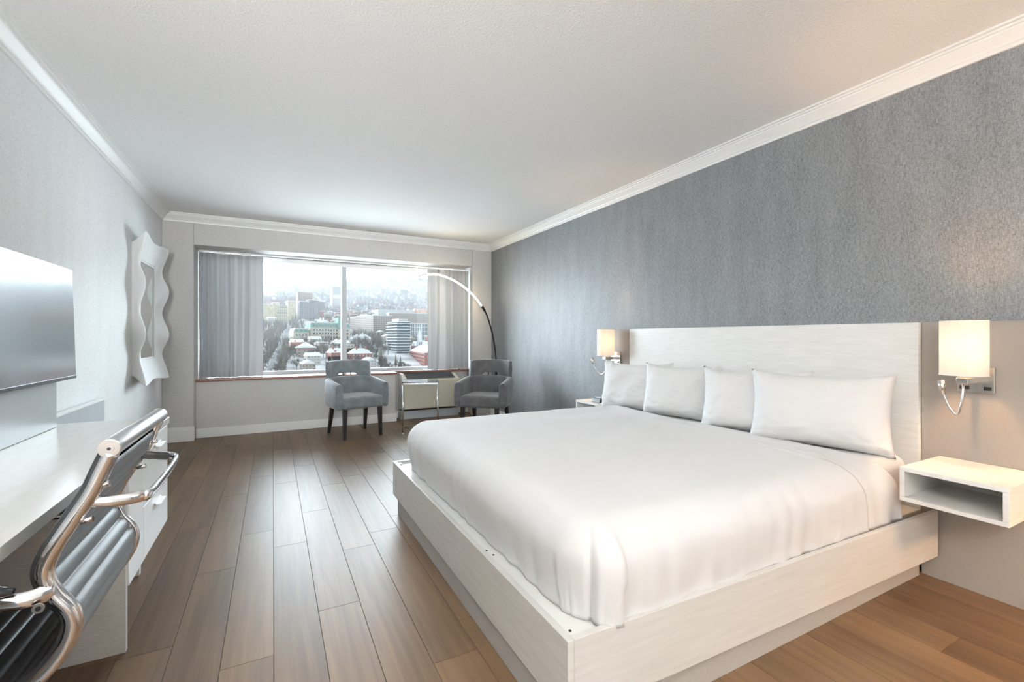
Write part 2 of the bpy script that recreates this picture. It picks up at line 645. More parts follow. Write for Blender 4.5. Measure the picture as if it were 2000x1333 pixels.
crown('trim_1', (XL, YB, ZC), (XL, YW, ZC), (1, 0, 0))
crown('trim_2', (XR, YB, ZC), (XR, YW, ZC), (-1, 0, 0))
crown('trim_3', (XL, YW, ZC), (XR, YW, ZC), (0, -1, 0))
crown('trim_4', (XL, YB, ZC), (XR, YB, ZC), (0, 1, 0))


def skirting(name, pts_nrm, h, t=0.018, step=True):
    mb = MB()
    for (x0, y0, x1, y1) in pts_nrm:
        mb.box(x0, x1, y0, y1, 0, h * (0.72 if step else 1))
        if step:
            dx = 0.006 if (x1 - x0) < 0.03 else 0
            dy = 0.006 if (y1 - y0) < 0.03 else 0
            mb.box(x0 + (dx if x0 > 1 else 0), x1 - (dx if x0 < 1 else 0), y0 + dy, y1, h * 0.72, h)
    return struct(mb.build(name, M['white_trim'], bev=0.003))


skirting('baseboard_left', [(XL, YB, XL + 0.02, YW)], 0.16)
skirting('baseboard_corner', [(XL + 0.02, YW - 0.02, -0.772, YW)], 0.16)
skirting('baseboard_window', [(-0.775, 6.252, 1.497, 6.27), (1.485, 6.27, 1.503, 6.55)], 0.105, step=False)
skirting('baseboard_far', [(1.503, 6.532, 2.66, 6.55)], 0.105, step=False)
skirting('baseboard_right', [(2.852, 3.47, XR, YW)], 0.10, step=False)

# window sill (trim) and window unit
sill = MB()
sill.box(-0.779, 1.50, 6.245, 6.70, 0.640, 0.668)
sill.box(1.50, 2.655, 6.49, 6.70, 0.640, 0.668)
struct(sill.build('trim_5', M['wood_sill'], bev=0.004))

WY = 6.70
win = struct(MB().box(-0.78, 2.66, WY, WY + 0.10, 0.640, 0.705).build('window_1', M['grey_metal']))
fr = MB()
fr.box(-0.78, 2.66, WY, WY + 0.10, 2.125, 2.178)
fr.box(-0.78, -0.72, WY, WY + 0.10, 0.705, 2.125)
fr.box(2.60, 2.66, WY, WY + 0.10, 0.705, 2.125)
f1 = fr.build('window_frame', M['grey_metal'], win, bev=0.003)
MB().box(0.845, 0.91, WY - 0.015, WY + 0.10, 0.705, 2.125).build('mullion', M['grey_metal'], win, bev=0.004)
MB().box(-0.72, 0.845, WY + 0.045, WY + 0.051, 0.705, 2.125).build('pane', M['glass'], win)
MB().box(0.91, 2.60, WY + 0.045, WY + 0.051, 0.705, 2.125).build('pane', M['glass'], win)
struct(MB().box(-0.775, 2.655, WY - 0.075, WY - 0.005, 2.115, 2.176).build('trim_6', M['white_trim'], bev=0.004))

# curtain track on the niche soffit
tag(MB().box(-0.77, 2.60, 6.435, 6.465, 2.158, 2.177).build('curtain_track', M['white_trim'], off=(-0.77, 6.435, 2.158), bev=0.003),
    'white ceiling track carrying the curtains in the window niche', 'curtain track')

# ------------------------------------------------------------ curtains


def curtain(name, label, x0, x1, segs, yc, z0, z1, hem_white=0.0):
    """segs: (fraction of width end, pleats, amplitude)"""
    t = thing(name, label, 'curtain', ((x0 + x1) / 2, yc, z0), group='grey window curtains')
    cs = []
    f0 = 0.0
    ph = 0.0
    N = 90
    for fe, npl, amp in segs:
        cs.append((f0, fe, ph, ph + npl * 2 * pi, amp))
        ph += npl * 2 * pi
        f0 = fe

    def pt(u, v):
        for a, b, p0, p1, amp in cs:
            if u <= b + 1e-9:
                break
        k = (u - a) / (b - a)
        phase = lerp(p0, p1, k)
        drift = noise.noise(Vector((u * 4, v * 0.9, x0 * 3 + 1.7)))
        A = amp * (0.62 + 0.38 * (1 - v) + 0.35 * drift)
        ph2 = phase + 1.5 * drift * (1 - v)
        X = lerp(x0, x1, u) + 0.12 * A * sin(2 * ph2) + 0.012 * (1 - v) * noise.noise(Vector((u * 5, v * 2, 3)))
        Y = yc + A * sin(ph2) + 0.026 * sin(u * 19 + 1.3 + 0.8 * drift) * (1.2 - 0.4 * v)
        return (X, Y, lerp(z0, z1, v))
    mb = MB()
    mb.grid(pt, 420, 22)
    mb.build('curtain_fabric', M['curtain'], t, smooth=True)
    # header tape and gliders
    g = MB()
    g.grid(lambda u, v: (lambda p: (p[0], p[1] + 0.004, lerp(z1 - 0.05, z1 + 0.002, v)))(pt(u, 1)), 420, 1)
    g.build('header_tape', M['white_trim'], t, smooth=True, solid=0.002)
    return t


curtain('curtain', 'grey curtain with tight pleats at the left end of the window', -0.772, -0.105, [(0.54, 6.5, 0.030), (1.0, 2.4, 0.024)], 6.45, 0.672, 2.150)
curtain('curtain', 'grey curtain at the right end of the window behind the arc lamp', 2.00, 2.642, [(0.42, 2.0, 0.024), (1.0, 6, 0.030)], 6.45, 0.672, 2.150)

# ------------------------------------------------------------ heater unit under the window
t = thing('air_conditioner', 'cream wall air conditioner with dark top grille under the window', 'air conditioner', (2.01, 6.40, 0.0))
MB().hexa([(1.60, 6.30, 0.14), (2.43, 6.30, 0.14), (2.43, 6.53, 0.14), (1.60, 6.53, 0.14), (1.60, 6.30, 0.545), (2.43, 6.30, 0.545), (2.43, 6.53, 0.632), (1.60, 6.53, 0.632)]).build('casing', M['beige_metal'], t, bev=0.006)
MB().box(1.612, 2.418, 6.280, 6.299, 0.15, 0.535).build('front_panel', M['beige_metal'], t, bev=0.006)
g = MB()
for i in range(9):
    yy = 6.325 + i * 0.022
    zz = 0.547 + (yy - 6.30) / 0.23 * 0.087 + 0.004
    g.box(1.66, 2.37, yy, yy + 0.012, zz, zz + 0.006)
g.build('top_grille', M['dark_grille'], t)
MB().box(1.585, 1.6, 6.29, 6.53, 0.14, 0.64).build('side_trim', M['white_trim'], t, bev=0.003)
MB().box(1.61, 2.42, 6.32, 6.53, 0.118, 0.14).build('black_strip', M['black'], t)  # black strip between casing and subbase
MB().box(1.585, 2.43, 6.34, 6.53, 0.0, 0.118).build('subbase', M['grey_metal'], t, bev=0.004)

# ------------------------------------------------------------ armchairs


def armchair(name, label, loc, rz, body, darker=False):
    """local frame: front is -y"""
    t = thing(name, label, 'armchair', loc, rz, local=True)
    # seat cushion
    mb = MB()

    def seat(u, v):
        pass
    mb.box(-0.235, 0.235, -0.27, 0.20, 0.335, 0.475)
    mb.build('seat', body, t, bev=0.035, seg=5)
    # arms and lower back: one upholstered shell in U plan
    path = []
    for y in (-0.245, -0.12, 0.0, 0.08):
        path.append((-0.272, y))
    for k in range(1, 8):
        a = k / 8 * pi / 2
        path.append((-0.272 + 0.14 * (1 - cos(a)), 0.08 + 0.14 * sin(a)))
    path += [(-0.06, 0.222), (0.06, 0.222)]
    path += [(-x, y) for x, y in reversed(path[:-2])]
    n = len(path)
    rings = []
    acc = 0
    for i, (x, y) in enumerate(path):
        a = Vector((*path[max(i - 1, 0)], 0))
        b = Vector((*path[min(i + 1, n - 1)], 0))
        tg = (b - a).normalized()
        nr = Vector((tg.y, -tg.x, 0))
        th = 0.038
        f = min(1, max(0, (y + 0.245) / 0.45))
        zt = 0.622 + 0.055 * f
        zb = 0.335 + 0.01 * f
        c = Vector((x, y, 0))
        rd = 0.022
        rings.append([c + nr * (-th) + Vector((0, 0, zb + rd)), c + nr * (-th + rd) + Vector((0, 0, zb)), c + nr * (th - rd) + Vector((0, 0, zb)), c + nr * th + Vector((0, 0, zb + rd)),
                      c + nr * (th + 0.006) + Vector((0, 0, (zb + zt) / 2)),
                      c + nr * th + Vector((0, 0, zt - rd)), c + nr * (th - rd) + Vector((0, 0, zt)), c + nr * (-th + rd) + Vector((0, 0, zt)), c + nr * (-th) + Vector((0, 0, zt - rd)), c + nr * (-th - 0.006) + Vector((0, 0, (zb + zt) / 2))])
    mb = MB()
    m = 10
    vs = [p for r_ in rings for p in r_]
    fs = [(i * m + k, (i + 1) * m + k, (i + 1) * m + (k + 1) % m, i * m + (k + 1) % m) for i in range(n - 1) for k in range(m)]
    fs += [tuple(range(m)), tuple(range((n - 1) * m, n * m))]
    mb.add(vs, fs)
    mb.build('arm_shell', body, t, smooth=True, bev=0.012, seg=3)
    # backrest: curved band with an arched opening above the lower back
    mb = MB()
    N = 28

    def plan(u):
        x = lerp(-0.262, 0.262, u)
        y = 0.262 - 0.10 * abs(2 * u - 1) ** 2.6
        return x, y
    vs, fs = [], []
    for i in range(N + 1):
        u = i / N
        x, y = plan(u)
        x2, y2 = plan(min(1, u + 0.01))
        x1, y1 = plan(max(0, u - 0.01))
        tg = Vector((x2 - x1, y2 - y1, 0)).normalized()
        nr = Vector((tg.y, -tg.x, 0))
        e = abs(2 * u - 1)
        kq = min(1, max(0, (e - 0.34) / 0.30))
        zb = 0.712 - 0.058 * kq * kq * (3 - 2 * kq)
        zt = 0.868 - 0.012 * e ** 3
        for (d, z) in ((0.024, zb), (0.026, (zb + zt) / 2), (0.020, zt), (-0.020, zt), (-0.030, (zb + zt) / 2), (-0.026, zb)):
            lean = (z - 0.66) * 0.16
            vs.append(Vector((x, y + lean, z)) + nr * d)
    for i in range(N):
        for k in range(6):
            fs.append((i * 6 + k, (i + 1) * 6 + k, (i + 1) * 6 + (k + 1) % 6, i * 6 + (k + 1) % 6))
    fs += [tuple(range(6)), tuple(range(N * 6, N * 6 + 6))]
    mb.add(vs, fs)
    mb.build('backrest', body, t, smooth=True, bev=0.012, seg=3)
    for sx in (-0.045, 0.045):
        MB().tube([(sx, 0.240, 0.66), (sx, 0.262, 0.73)], 0.006, 8).build('support_post', M['black_metal'], t, smooth=True)
    for (sx, yt, yb, spl) in ((-1, -0.225, -0.235, 0.0), (1, -0.225, -0.235, 0.0), (-1, 0.17, 0.245, 0.01), (1, 0.17, 0.245, 0.01)):
        a, b = 0.024, 0.015
        xt, xb = sx * 0.205, sx * (0.212 + spl)
        zt_ = 0.345
        MB().hexa([(xb - b, yb - b, 0), (xb + b, yb - b, 0), (xb + b, yb + b, 0), (xb - b, yb + b, 0), (xt - a, yt - a, zt_), (xt + a, yt - a, zt_), (xt + a, yt + a, zt_), (xt - a, yt + a, zt_)]).build('leg', M['dark_wood'], t, bev=0.003)
    return t


armchair('armchair', 'blue-grey velvet armchair with open-slot back in front of the window centre', (0.862, 5.652, 0), radians(13), M['velvet'])
armchair('armchair', 'darker charcoal velvet armchair in the corner by the blue wall', (2.26, 4.99, 0), radians(-42), M['velvet_dark'])

# ------------------------------------------------------------ chrome side table
tx, ty = 1.572, 5.403
t = thing('side_table', 'square glass side table with thin chrome legs between the armchairs', 'side table', (tx, ty + 0.2, 0))
fr = MB()
H_ = 0.602
w2 = 0.205
for (a, b) in (((tx - w2, ty), (tx + w2, ty)), ((tx - w2, ty + 0.40), (tx + w2, ty + 0.40)), ((tx - w2, ty), (tx - w2, ty + 0.40)), ((tx + w2, ty), (tx + w2, ty + 0.40))):
    fr.box(min(a[0], b[0]) - 0.008, max(a[0], b[0]) + 0.008, min(a[1], b[1]) - 0.008, max(a[1], b[1]) + 0.008, H_ - 0.022, H_)
fr.build('top_frame', M['chrome'], t, bev=0.002)
MB().box(tx - w2 - 0.012, tx + w2 + 0.012, ty - 0.012, ty + 0.412, H_ + 0.001, H_ + 0.009).build('glass_top', M['table_glass'], t, bev=0.002)
for lx in (tx - w2, tx + w2):
    MB().tube([(lx, ty, 0.012), (lx, ty, H_ - 0.022)], 0.009, 12).build('leg', M['chrome'], t, smooth=True)
    MB().tube([(lx, ty, 0.009), (lx, ty + 0.41, 0.009)], 0.009, 12).build('foot_bar', M['chrome'], t, smooth=True)
MB().tube([(tx - w2, ty + 0.40, 0.009), (tx + w2, ty + 0.40, 0.009)], 0.008, 12).build('cross_bar', M['chrome'], t, smooth=True)
t.rotation_euler = (0, 0, radians(-16))
t.location = (1.621, 5.539, 0)

# ------------------------------------------------------------ arc floor lamp
t = thing('arc_floor_lamp', 'tall black arc lamp with glowing strip in the window corner', 'floor lamp', (2.80, 5.80, 0))
arc = spline([(2.775, 5.8, 0.02), (2.795, 5.8, 0.45), (2.785, 5.8, 0.84), (2.745, 5.8, 1.12), (2.68, 5.8, 1.36), (2.60, 5.8, 1.535), (2.44, 5.8, 1.73), (2.25, 5.8, 1.87), (2.06, 5.8, 1.955), (1.90, 5.8, 1.985), (1.76, 5.8, 1.965), (1.655, 5.8, 1.93)], 8)
split = next(i for i, p in enumerate(arc) if p.z > 1.53)
MB().tube(arc[:split + 1], 0.011, 12).build('pole', M['black_metal'], t, smooth=True)
MB().tube(arc[split - 1:split + 3], 0.017, 12).build('joint_sleeve', M['black_metal'], t, smooth=True)
# aluminium carrier with a led strip along its underside
up = Vector((0, 1, 0))
arm = arc[split + 1:]
MB().tube([p + Vector((0.004, 0.004, 0.006)) for p in arm], 0.008, 8).build('arm_rail', M['brushed'], t, smooth=True)
MB().tube([p + Vector((-0.003, -0.004, -0.006)) for p in arm[:int(len(arm) * 0.80)]], 0.0085, 10).build('light_strip', M['led'], t, smooth=True)
MB().lathe([(0.14, 0.0), (0.14, 0.012), (0.13, 0.02), (0.02, 0.024), (0.018, 0.05)], 32, (2.72, 5.8, 0)).build('base', M['brushed'], t, smooth=True, bev=0.002)

# ------------------------------------------------------------ headboard
HX = 2.80
t = thing('headboard', 'wide pale wood headboard panel fixed along the blue wall', 'headboard', (2.80, 2.0, 0))
MB().box(2.775, XR - 0.001, 1.045, 3.07, 0.05, 1.222).build('main_panel', M['laminate'], t, bev=0.002)
MB().box(2.80, XR - 0.001, -0.25, 1.043, 0.0, 1.222).build('side_panel', M['taupe_panel'], t, bev=0.002)
MB().box(2.80, XR - 0.001, 3.072, 3.44, 0.0, 1.222).build('side_panel', M['taupe_panel'], t, bev=0.002)

# ------------------------------------------------------------ bed base


def yn(x):
    return lerp(1.013, 0.970, (x - 0.70) / 2.07)


t = thing('bed_frame', 'pale wood platform bed frame with recessed grey plinth', 'bed frame', (1.73, 2.0, 0))
xf, xh, yf = 0.700, 2.772, 3.025
zr0, zr1, tk = 0.118, 0.332, 0.022
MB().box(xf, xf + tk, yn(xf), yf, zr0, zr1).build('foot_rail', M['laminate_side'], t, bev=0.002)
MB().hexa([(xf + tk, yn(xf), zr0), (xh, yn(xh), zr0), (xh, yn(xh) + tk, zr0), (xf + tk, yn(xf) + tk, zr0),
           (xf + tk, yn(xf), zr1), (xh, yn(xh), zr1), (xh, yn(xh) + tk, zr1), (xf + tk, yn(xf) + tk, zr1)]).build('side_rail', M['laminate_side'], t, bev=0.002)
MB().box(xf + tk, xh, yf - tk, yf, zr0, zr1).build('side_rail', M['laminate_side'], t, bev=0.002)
MB().box(xf + tk + 0.001, xh - 0.001, 1.037, yf - tk - 0.001, 0.285, 0.318).build('deck', M['deck'], t, bev=0.001)
MB().box(0.722, 0.745, yf - 0.07, yf - 0.022, 0.319, 0.327).build('corner_bracket', M['grey_metal'], t)
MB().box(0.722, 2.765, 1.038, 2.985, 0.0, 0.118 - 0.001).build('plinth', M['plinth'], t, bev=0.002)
for (sx, sy) in ((0.737, 1.62), (0.745, 1.575), (0.745, 1.068)):
    MB().lathe([(0.0045, 0), (0.0045, 0.0012)], 12, (sx, sy, 0.318)).build('screw', M['black'], t)

# ------------------------------------------------------------ mattress and bedding
MB_X0, MB_X1, MB_Y0, MB_Y1 = 0.79, 2.765, 1.075, 2.925
mt = MB().box(MB_X0, MB_X1, MB_Y0, MB_Y1, 0.320, 0.575)
mt = tag(mt.build('mattress', M['sheet'], off=(1.78, 2.0, 0.32), bev=0.06, seg=6), 'thick white mattress in a fitted sheet on the pale bed frame', 'mattress')


def drape(mb, x0, xhead, y0, y1, ztop, zhem, Rr, bulge, amp, seed, nu=150, nv=170, gap=0.0, footdrop=True, pleat=0.010, headcurl=0.0):
    """cloth over a block: (u,v) unrolled sheet, edges rounded over and hanging to zhem"""
    drop = ztop - zhem
    L = Rr * pi / 2 + (drop - Rr)
    ux0 = -L if footdrop else 0.0
    W_ = (y1 - y0) - 2 * Rr

    def pt(a, b):
        v = lerp(-L, W_ + L, b)
        yy = min(max(v, 0), W_) + y0 + Rr
        XH = xhead(yy) if v > 0 else xhead(y0 + Rr) + 0.10 * min(1, -v / L)
        ulen = XH - (x0 + Rr)
        u = lerp(ux0, ulen, a)
        qx = max(-u, 0) if footdrop else 0.0
        qy = 0.0
        sy = 0
        if v < 0:
            qy, sy = -v, -1
        elif v > W_:
            qy, sy = v - W_, 1
        cx_ = x0 + Rr + max(u, 0) if footdrop else x0 + Rr + u
        cy_ = yy
        r = max(qx, qy)
        base = Vector((cx_, cy_, 0))
        nz = noise.noise(Vector((cx_ * 1.7, cy_ * 1.7, seed)))
        nz2 = noise.noise(Vector((cx_ * 5, cy_ * 4, seed + 9)))
        # long soft ridges running across the bed
        nz3 = noise.noise(Vector((cx_ * 2.2 + cy_ * 1.3, cy_ * 9 - cx_ * 3, seed + 4)))
        if r < 1e-6:
            z = ztop + amp * (nz * 0.9 + nz2 * 0.35) + 0.005 * nz3 * (0.35 + 0.65 * max(0, min(1, (cx_ - x0 - 0.7) / 0.7)))
            # soften toward head edge
            hd = XH - cx_
            if headcurl and hd < 0.05:
                z += headcurl * sin(min(1, hd / 0.05) * pi) * 0.6 - headcurl * (1 - min(1, hd / 0.02))
            return (cx_, cy_, z)
        q = math.hypot(qx, qy)
        nx, ny = -qx / q, sy * qy / q
        ph = math.atan2(qy, qx)
        if r < Rr * pi / 2:
            an = r / Rr
            h = Rr * sin(an)
            z = ztop - Rr * (1 - cos(an))
        else:
            h = Rr
            z = ztop - Rr - (r - Rr * pi / 2)
        tt = min(1, r / L)
        along = cx_ * abs(ny) + cy_ * abs(nx) + ph * 0.15
        h += bulge * sin(pi * min(1, tt * 1.05)) * (0.8 + 0.5 * nz)
        h += (0.010 * (qy / q) ** 2 - 0.014 * (qx / q) ** 2 - 0.03 * (qx * qy / q ** 2)) * tt
        cfac = 0.35 if (footdrop and qx > 0 and qy > 0) else 1.0
        h += cfac * pleat * tt * (noise.noise(Vector((along * 14, 0.35 * tt, seed + 3))) * 1.1 + 0.55 * sin(along * 46 + 4 * noise.noise(Vector((along * 3, tt, seed)))) * max(0, noise.noise(Vector((along * 2.1, 0, seed + 6))) + 0.25))
        # tucked hospital corner: the side flap laps over the foot panel
        if footdrop and qx > 0 and qy > 0:
            k = 1 / (1 + math.exp(-(ph - 0.98) * 26))
            h += 0.016 * k * min(1, tt * 2.4) - 0.012 * math.exp(-((ph - 0.93) / 0.10) ** 2) * min(1, tt * 2)
        z += amp * (nz * 0.9 + nz2 * 0.22) * (1 - tt)
        return (cx_ + nx * h, cy_ + ny * h, max(z, zhem))
    mb.grid(pt, nu, nv)


fold = [(0.95, 2.075), (1.156, 2.135), (1.438, 2.205), (1.711, 2.255), (2.037, 2.225), (2.436, 2.25), (2.947, 2.31)]
dv = MB()
drape(dv, 0.765, lambda y: interp(fold, y) + 0.008 * sin(y * 17), 1.035, 2.955, 0.608, 0.3215, 0.125, 0.026, 0.014, 3.1, headcurl=0.012, pleat=0.014)
# the thickness under the head edge
dv = tag(dv.build('duvet', M['sheet'], off=(1.6, 2.0, 0.6), smooth=True, solid=0.012), 'plain white duvet spread over the king bed, corners tucked', 'duvet')

sh = MB()
drape(sh, 1.75, lambda y: 2.44 + 0.02 * sin(y * 5), 1.030, 2.96, 0.594, 0.3215, 0.135, 0.014, 0.006, 8.3, nu=70, nv=170, footdrop=False, pleat=0.016)
sh = tag(sh.build('top_sheet', M['sheet'], off=(2.1, 2.0, 0.58), smooth=True, solid=0.004), 'white top sheet showing between the duvet edge and the pillows', 'sheet')

# rumpled turn-down along the duvet edge
def turndown():
    mb = MB()

    def pt(a, b):
        y = lerp(1.10, 2.93, a)
        xc = interp(fold, y) + 0.008 * sin(y * 17)
        w = 0.075 + 0.035 * noise.noise(Vector((y * 2.3, 0, 5.5)))
        s_ = lerp(-1, 1, b)
        x = xc + 0.045 + s_ * w + 0.03 * noise.noise(Vector((y * 6, b * 2, 1)))
        z = 0.606 + 0.013 * max(0, 1 - s_ * s_) ** 0.5 + 0.007 * noise.noise(Vector((x * 14, (y + x) * 10, 2.2)))
        e = min(1, a * 14) * min(1, (1 - a) * 14)
        return (x, y, z - 0.004 - 0.040 * (1 - e))
    mb.grid(pt, 160, 14)
    return mb


turndown().build('duvet_fold', M['sheet'], dv, smooth=True, solid=0.004)


def pillow(label, pl, pr, w, h, seed, lean=0.15):
    """pl, pr: ground positions of the left and right lower front corners"""
    pl, pr = Vector(pl), Vector(pr)
    d = (pr - pl)
    d.z = 0
    d.normalize()
    back = Vector((-d.y, d.x, 0))
    if back.x < 0:
        back = -back
    upv = (Vector((0, 0, 1)) * cos(lean) + back * sin(lean)).normalized()
    nrm = (back * cos(lean) - Vector((0, 0, 1)) * sin(lean)).normalized()
    c = (pl + pr) / 2 + upv * h / 2 + nrm * 0.05
    mb = MB()

    def surf(sgn):
        def f(a, b):
            u, v = a * 2 - 1, b * 2 - 1
            pu = u * (1 - 0.075 * (1 - v * v) ** 1.0 * abs(u) ** 2)
            pv = v * (1 - 0.095 * (1 - u * u) ** 1.0 * abs(v) ** 2)
            th = 0.095 * (max(0, (1 - u ** 4) * (1 - v ** 4))) ** 0.62 * (1 + 0.10 * (-v))
            nz = noise.noise(Vector((u * 2.1 + seed, v * 2.1, seed * 3)))
            edge = abs(u * v) ** 1.5
            wr = noise.noise(Vector((u * 6 + seed, v * 7, 4))) * 0.011 * (0.3 + edge * 1.8)
            th = th * (1 + 0.12 * nz) + (wr if th > 0.004 else 0)
            p = c + d * pu * w / 2 + upv * pv * h / 2 - nrm * sgn * th
            if v > 0.5 and abs(u) > 0.6:   # limp upper corners
                p += upv * 0.012 * (v - 0.5) * (abs(u) - 0.6) * 5
            return p
        return f
    mb.grid(surf(1), 44, 36)
    mb.grid(surf(-1), 44, 36)
    o = mb.build('pillow', M['pillow'], off=tuple(c), smooth=True)
    bm = bmesh.new()
    bm.from_mesh(o.data)
    bmesh.ops.remove_doubles(bm, verts=bm.verts, dist=0.0012)
    bmesh.ops.recalc_face_normals(bm, faces=bm.faces)
    bm.to_mesh(o.data)
    bm.free()
    for p in o.data.polygons:
        p.use_smooth = True
    tag(o, label, 'pillow', 'white pillows along the headboard')
    return o


pillow('plump white pillow nearest the window, farthest of the row of four', (2.40, 3.02, 0.572), (2.555, 2.46, 0.572), 0.62, 0.385, 1.3)
pillow('second white pillow from the window end, behind the third one', (2.44, 2.585, 0.572), (2.57, 2.05, 0.572), 0.58, 0.385, 2.6)
pillow('third white pillow, tucked partly behind the nearest pillow', (2.41, 2.03, 0.572), (2.57, 1.46, 0.572), 0.62, 0.39, 3.9)
pillow('fully visible nearest white pillow, in front beside the nightstand', (2.385, 1.665, 0.572), (2.575, 1.075, 0.572), 0.655, 0.395, 5.2)

# ------------------------------------------------------------ nightstands


def nightstand(y0, y1, label, outlet=False):
    t = thing('nightstand', label, 'nightstand', (2.60, (y0 + y1) / 2, 0.44))
    x0, x1, z0, z1, k = 2.412, 2.798, 0.442, 0.588, 0.018
    MB().box(x0, x1, y0, y1, z1 - k, z1).build('top_panel', M['laminate'], t, bev=0.0015)
    MB().box(x0, x1, y0, y1, z0, z0 + k).build('bottom_panel', M['laminate'], t, bev=0.0015)
    for (a, b) in ((y0, y0 + k), (y1 - k, y1)):
        MB().box(x0 + 0.0005, x1, a, b, z0 + k, z1 - k).build('side_panel', M['laminate'], t, bev=0.0015)
    MB().box(x1 - 0.014, x1, y0 + k, y1 - k, z0 + k, z1 - k).build('back_panel', M['laminate'], t)
    return t


nightstand(0.640, 0.975, 'floating open nightstand in pale wood at the near side of the bed')
nightstand(3.072, 3.365, 'floating nightstand mostly hidden behind the far pillow')
t = thing('alarm_clock', 'small black alarm clock with silver top on the far nightstand', 'clock', (2.50, 3.15, 0.588))
MB().hexa([(2.46, 3.09, 0.5885), (2.55, 3.09, 0.5885), (2.55, 3.21, 0.5885), (2.46, 3.21, 0.5885), (2.475, 3.095, 0.625), (2.54, 3.095, 0.625), (2.54, 3.205, 0.625), (2.475, 3.205, 0.625)]).build('body', M['black'], t, bev=0.004)
MB().box(2.485, 2.53, 3.11, 3.19, 0.6255, 0.630).build('top_button', M['brushed'], t, bev=0.001)

# ------------------------------------------------------------ sconces


def sconce(y, label, neck, power):
    x = 2.675
    t = thing('wall_sconce', label, 'wall lamp', (2.80, y, 0.96))
    ps = MB()
    n = 40
    vs = []
    for r, z in ((0.079, 0.985), (0.079, 1.222), (0.0775, 1.222), (0.0775, 0.985)):
        for k in range(n):
            a = 2 * pi * k / n
            vs.append((x + r * cos(a), y + r * sin(a), z))
    fs = [((i * n + k), (i * n + (k + 1) % n), (((i + 1) % 4) * n + (k + 1) % n), (((i + 1) % 4) * n + k)) for i in range(4) for k in range(n)]
    ps.add(vs, fs)
    shd = ps.build('lamp_shade', M['shade'], t, smooth=False)
    MB().lathe([(0.0805, 0), (0.0805, 0.005), (0.0795, 0.005), (0.0795, 0)], 40, (x, y, 0.983), cap=False).build('shade_ring', M['white_trim'], shd)
    MB().lathe([(0.004, -0.03), (0.014, -0.028), (0.027, 0.0), (0.030, 0.02), (0.022, 0.045), (0.006, 0.056)], 20, (x, y, 1.10)).build('bulb', M['bulb'], t, smooth=True)
    MB().lathe([(0.016, 0), (0.016, 0.07), (0.011, 0.09)], 20, (x, y, 0.975)).build('socket', M['white_trim'], t, smooth=True)
    yp = y - 0.005
    MB().box(2.782, 2.7995, yp - 0.062, yp + 0.062, 0.902, 1.018).build('back_plate', M['nickel'], t, bev=0.003)
    MB().box(2.655, 2.782, y - 0.020, y + 0.020, 0.947, 0.972).build('arm', M['nickel'], t, bev=0.002)
    MB().box(2.779, 2.7815, yp - 0.052, yp - 0.028, 0.915, 0.930).build('switch', M['black'], t)
    MB().box(2.779, 2.7815, yp + 0.020, yp + 0.052, 0.915, 0.930).build('switch', M['black'], t)
    pts = spline([(2.70, y + 0.01, 0.95), (2.685, y + 0.005, 0.90), (2.68, y + 0.012, 0.845), (2.68, y + neck * 0.32, 0.808), (2.68, y + neck * 0.62, 0.832), (2.68, y + neck * 0.85, 0.875), (2.68, y + neck * 0.97, 0.905)], 8)
    ar = MB().tube(pts, 0.0048, 10).build('reading_light_neck', M['nickel'], t, smooth=True)
    MB().tube([(2.68, y + neck * 0.93, 0.893), (2.68, y + neck * 1.0, 0.925), (2.68, y + neck * 1.04, 0.955)], [0.008, 0.0135, 0.0125], 16).build('reading_light_head', M['nickel'], ar, smooth=True)
    d = bpy.data.lights.new('sconce_bulb', 'POINT')
    d.energy = power
    d.color = (1.0, 0.56, 0.26)
    d.shadow_soft_size = 0.032
    o = bpy.data.objects.new('sconce_bulb', d)
    COL.objects.link(o)
    o.location = (x, y, 1.115)
    return t


sconce(0.850, 'lit wall lamp with white drum shade above the near nightstand', 0.075, 84)
sconce(3.270, 'lit wall lamp with white drum shade at the far end of the headboard', 0.20, 42)

# ------------------------------------------------------------ desk, cabinet, backboard, television
DZ = 0.742
t = thing('desk', 'long pale grey desk along the left wall with side panel', 'desk', (-0.77, 1.9, 0))
MB().box(-1.064, -0.47, 0.62, 2.89, DZ - 0.032, DZ).build('desk_top', M['desk_top'], t, bev=0.002)
MB().box(-1.044, -0.475, 2.125, 2.150, 0.0, DZ - 0.033).build('side_panel', M['desk_side'], t, bev=0.0015)
MB().box(-1.044, -0.475, 0.64, 0.665, 0.0, DZ - 0.033).build('side_panel', M['desk_side'], t, bev=0.0015)
t = thing('drawer_cabinet', 'white cabinet with two drawers and a door under the desk end', 'cabinet', (-0.75, 2.5, 0.2))
cx0, cx1, cy0, cy1, cz0, cz1 = -1.04, -0.492, 2.152, 2.855, 0.228, DZ - 0.034
MB().box(cx0, cx1, cy0, cy1, cz0, cz1).build('body', M['white_gloss'], t, bev=0.001)
for (a, b, c_, d_, nm) in ((2.372, 2.852, 0.452, cz1, 'drawer'), (2.372, 2.852, cz0, 0.447, 'drawer'), (2.156, 2.367, cz0, cz1, 'door')):
    fo = MB().box(cx1 + 0.001, cx1 + 0.020, a, b, c_, d_).build(nm, M['white_gloss'], t, bev=0.0015)
    if nm == 'drawer':
        zc = d_ - 0.055
        MB().box(cx1 + 0.020, cx1 + 0.045, 2.56, 2.68, zc, zc + 0.006).box(cx1 + 0.020, cx1 + 0.026, 2.56, 2.68, zc - 0.012, zc + 0.012).build('handle', M['white_trim'], fo, bev=0.001)
for yy in (2.20, 2.78):
    MB().box(-0.98, -0.94, yy, yy + 0.04, 0.0, cz0 - 0.001).build('foot', M['black'], t)
    MB().box(-0.60, -0.57, yy, yy + 0.03, 0.0, cz0 - 0.001).build('foot', M['white_trim'], t)

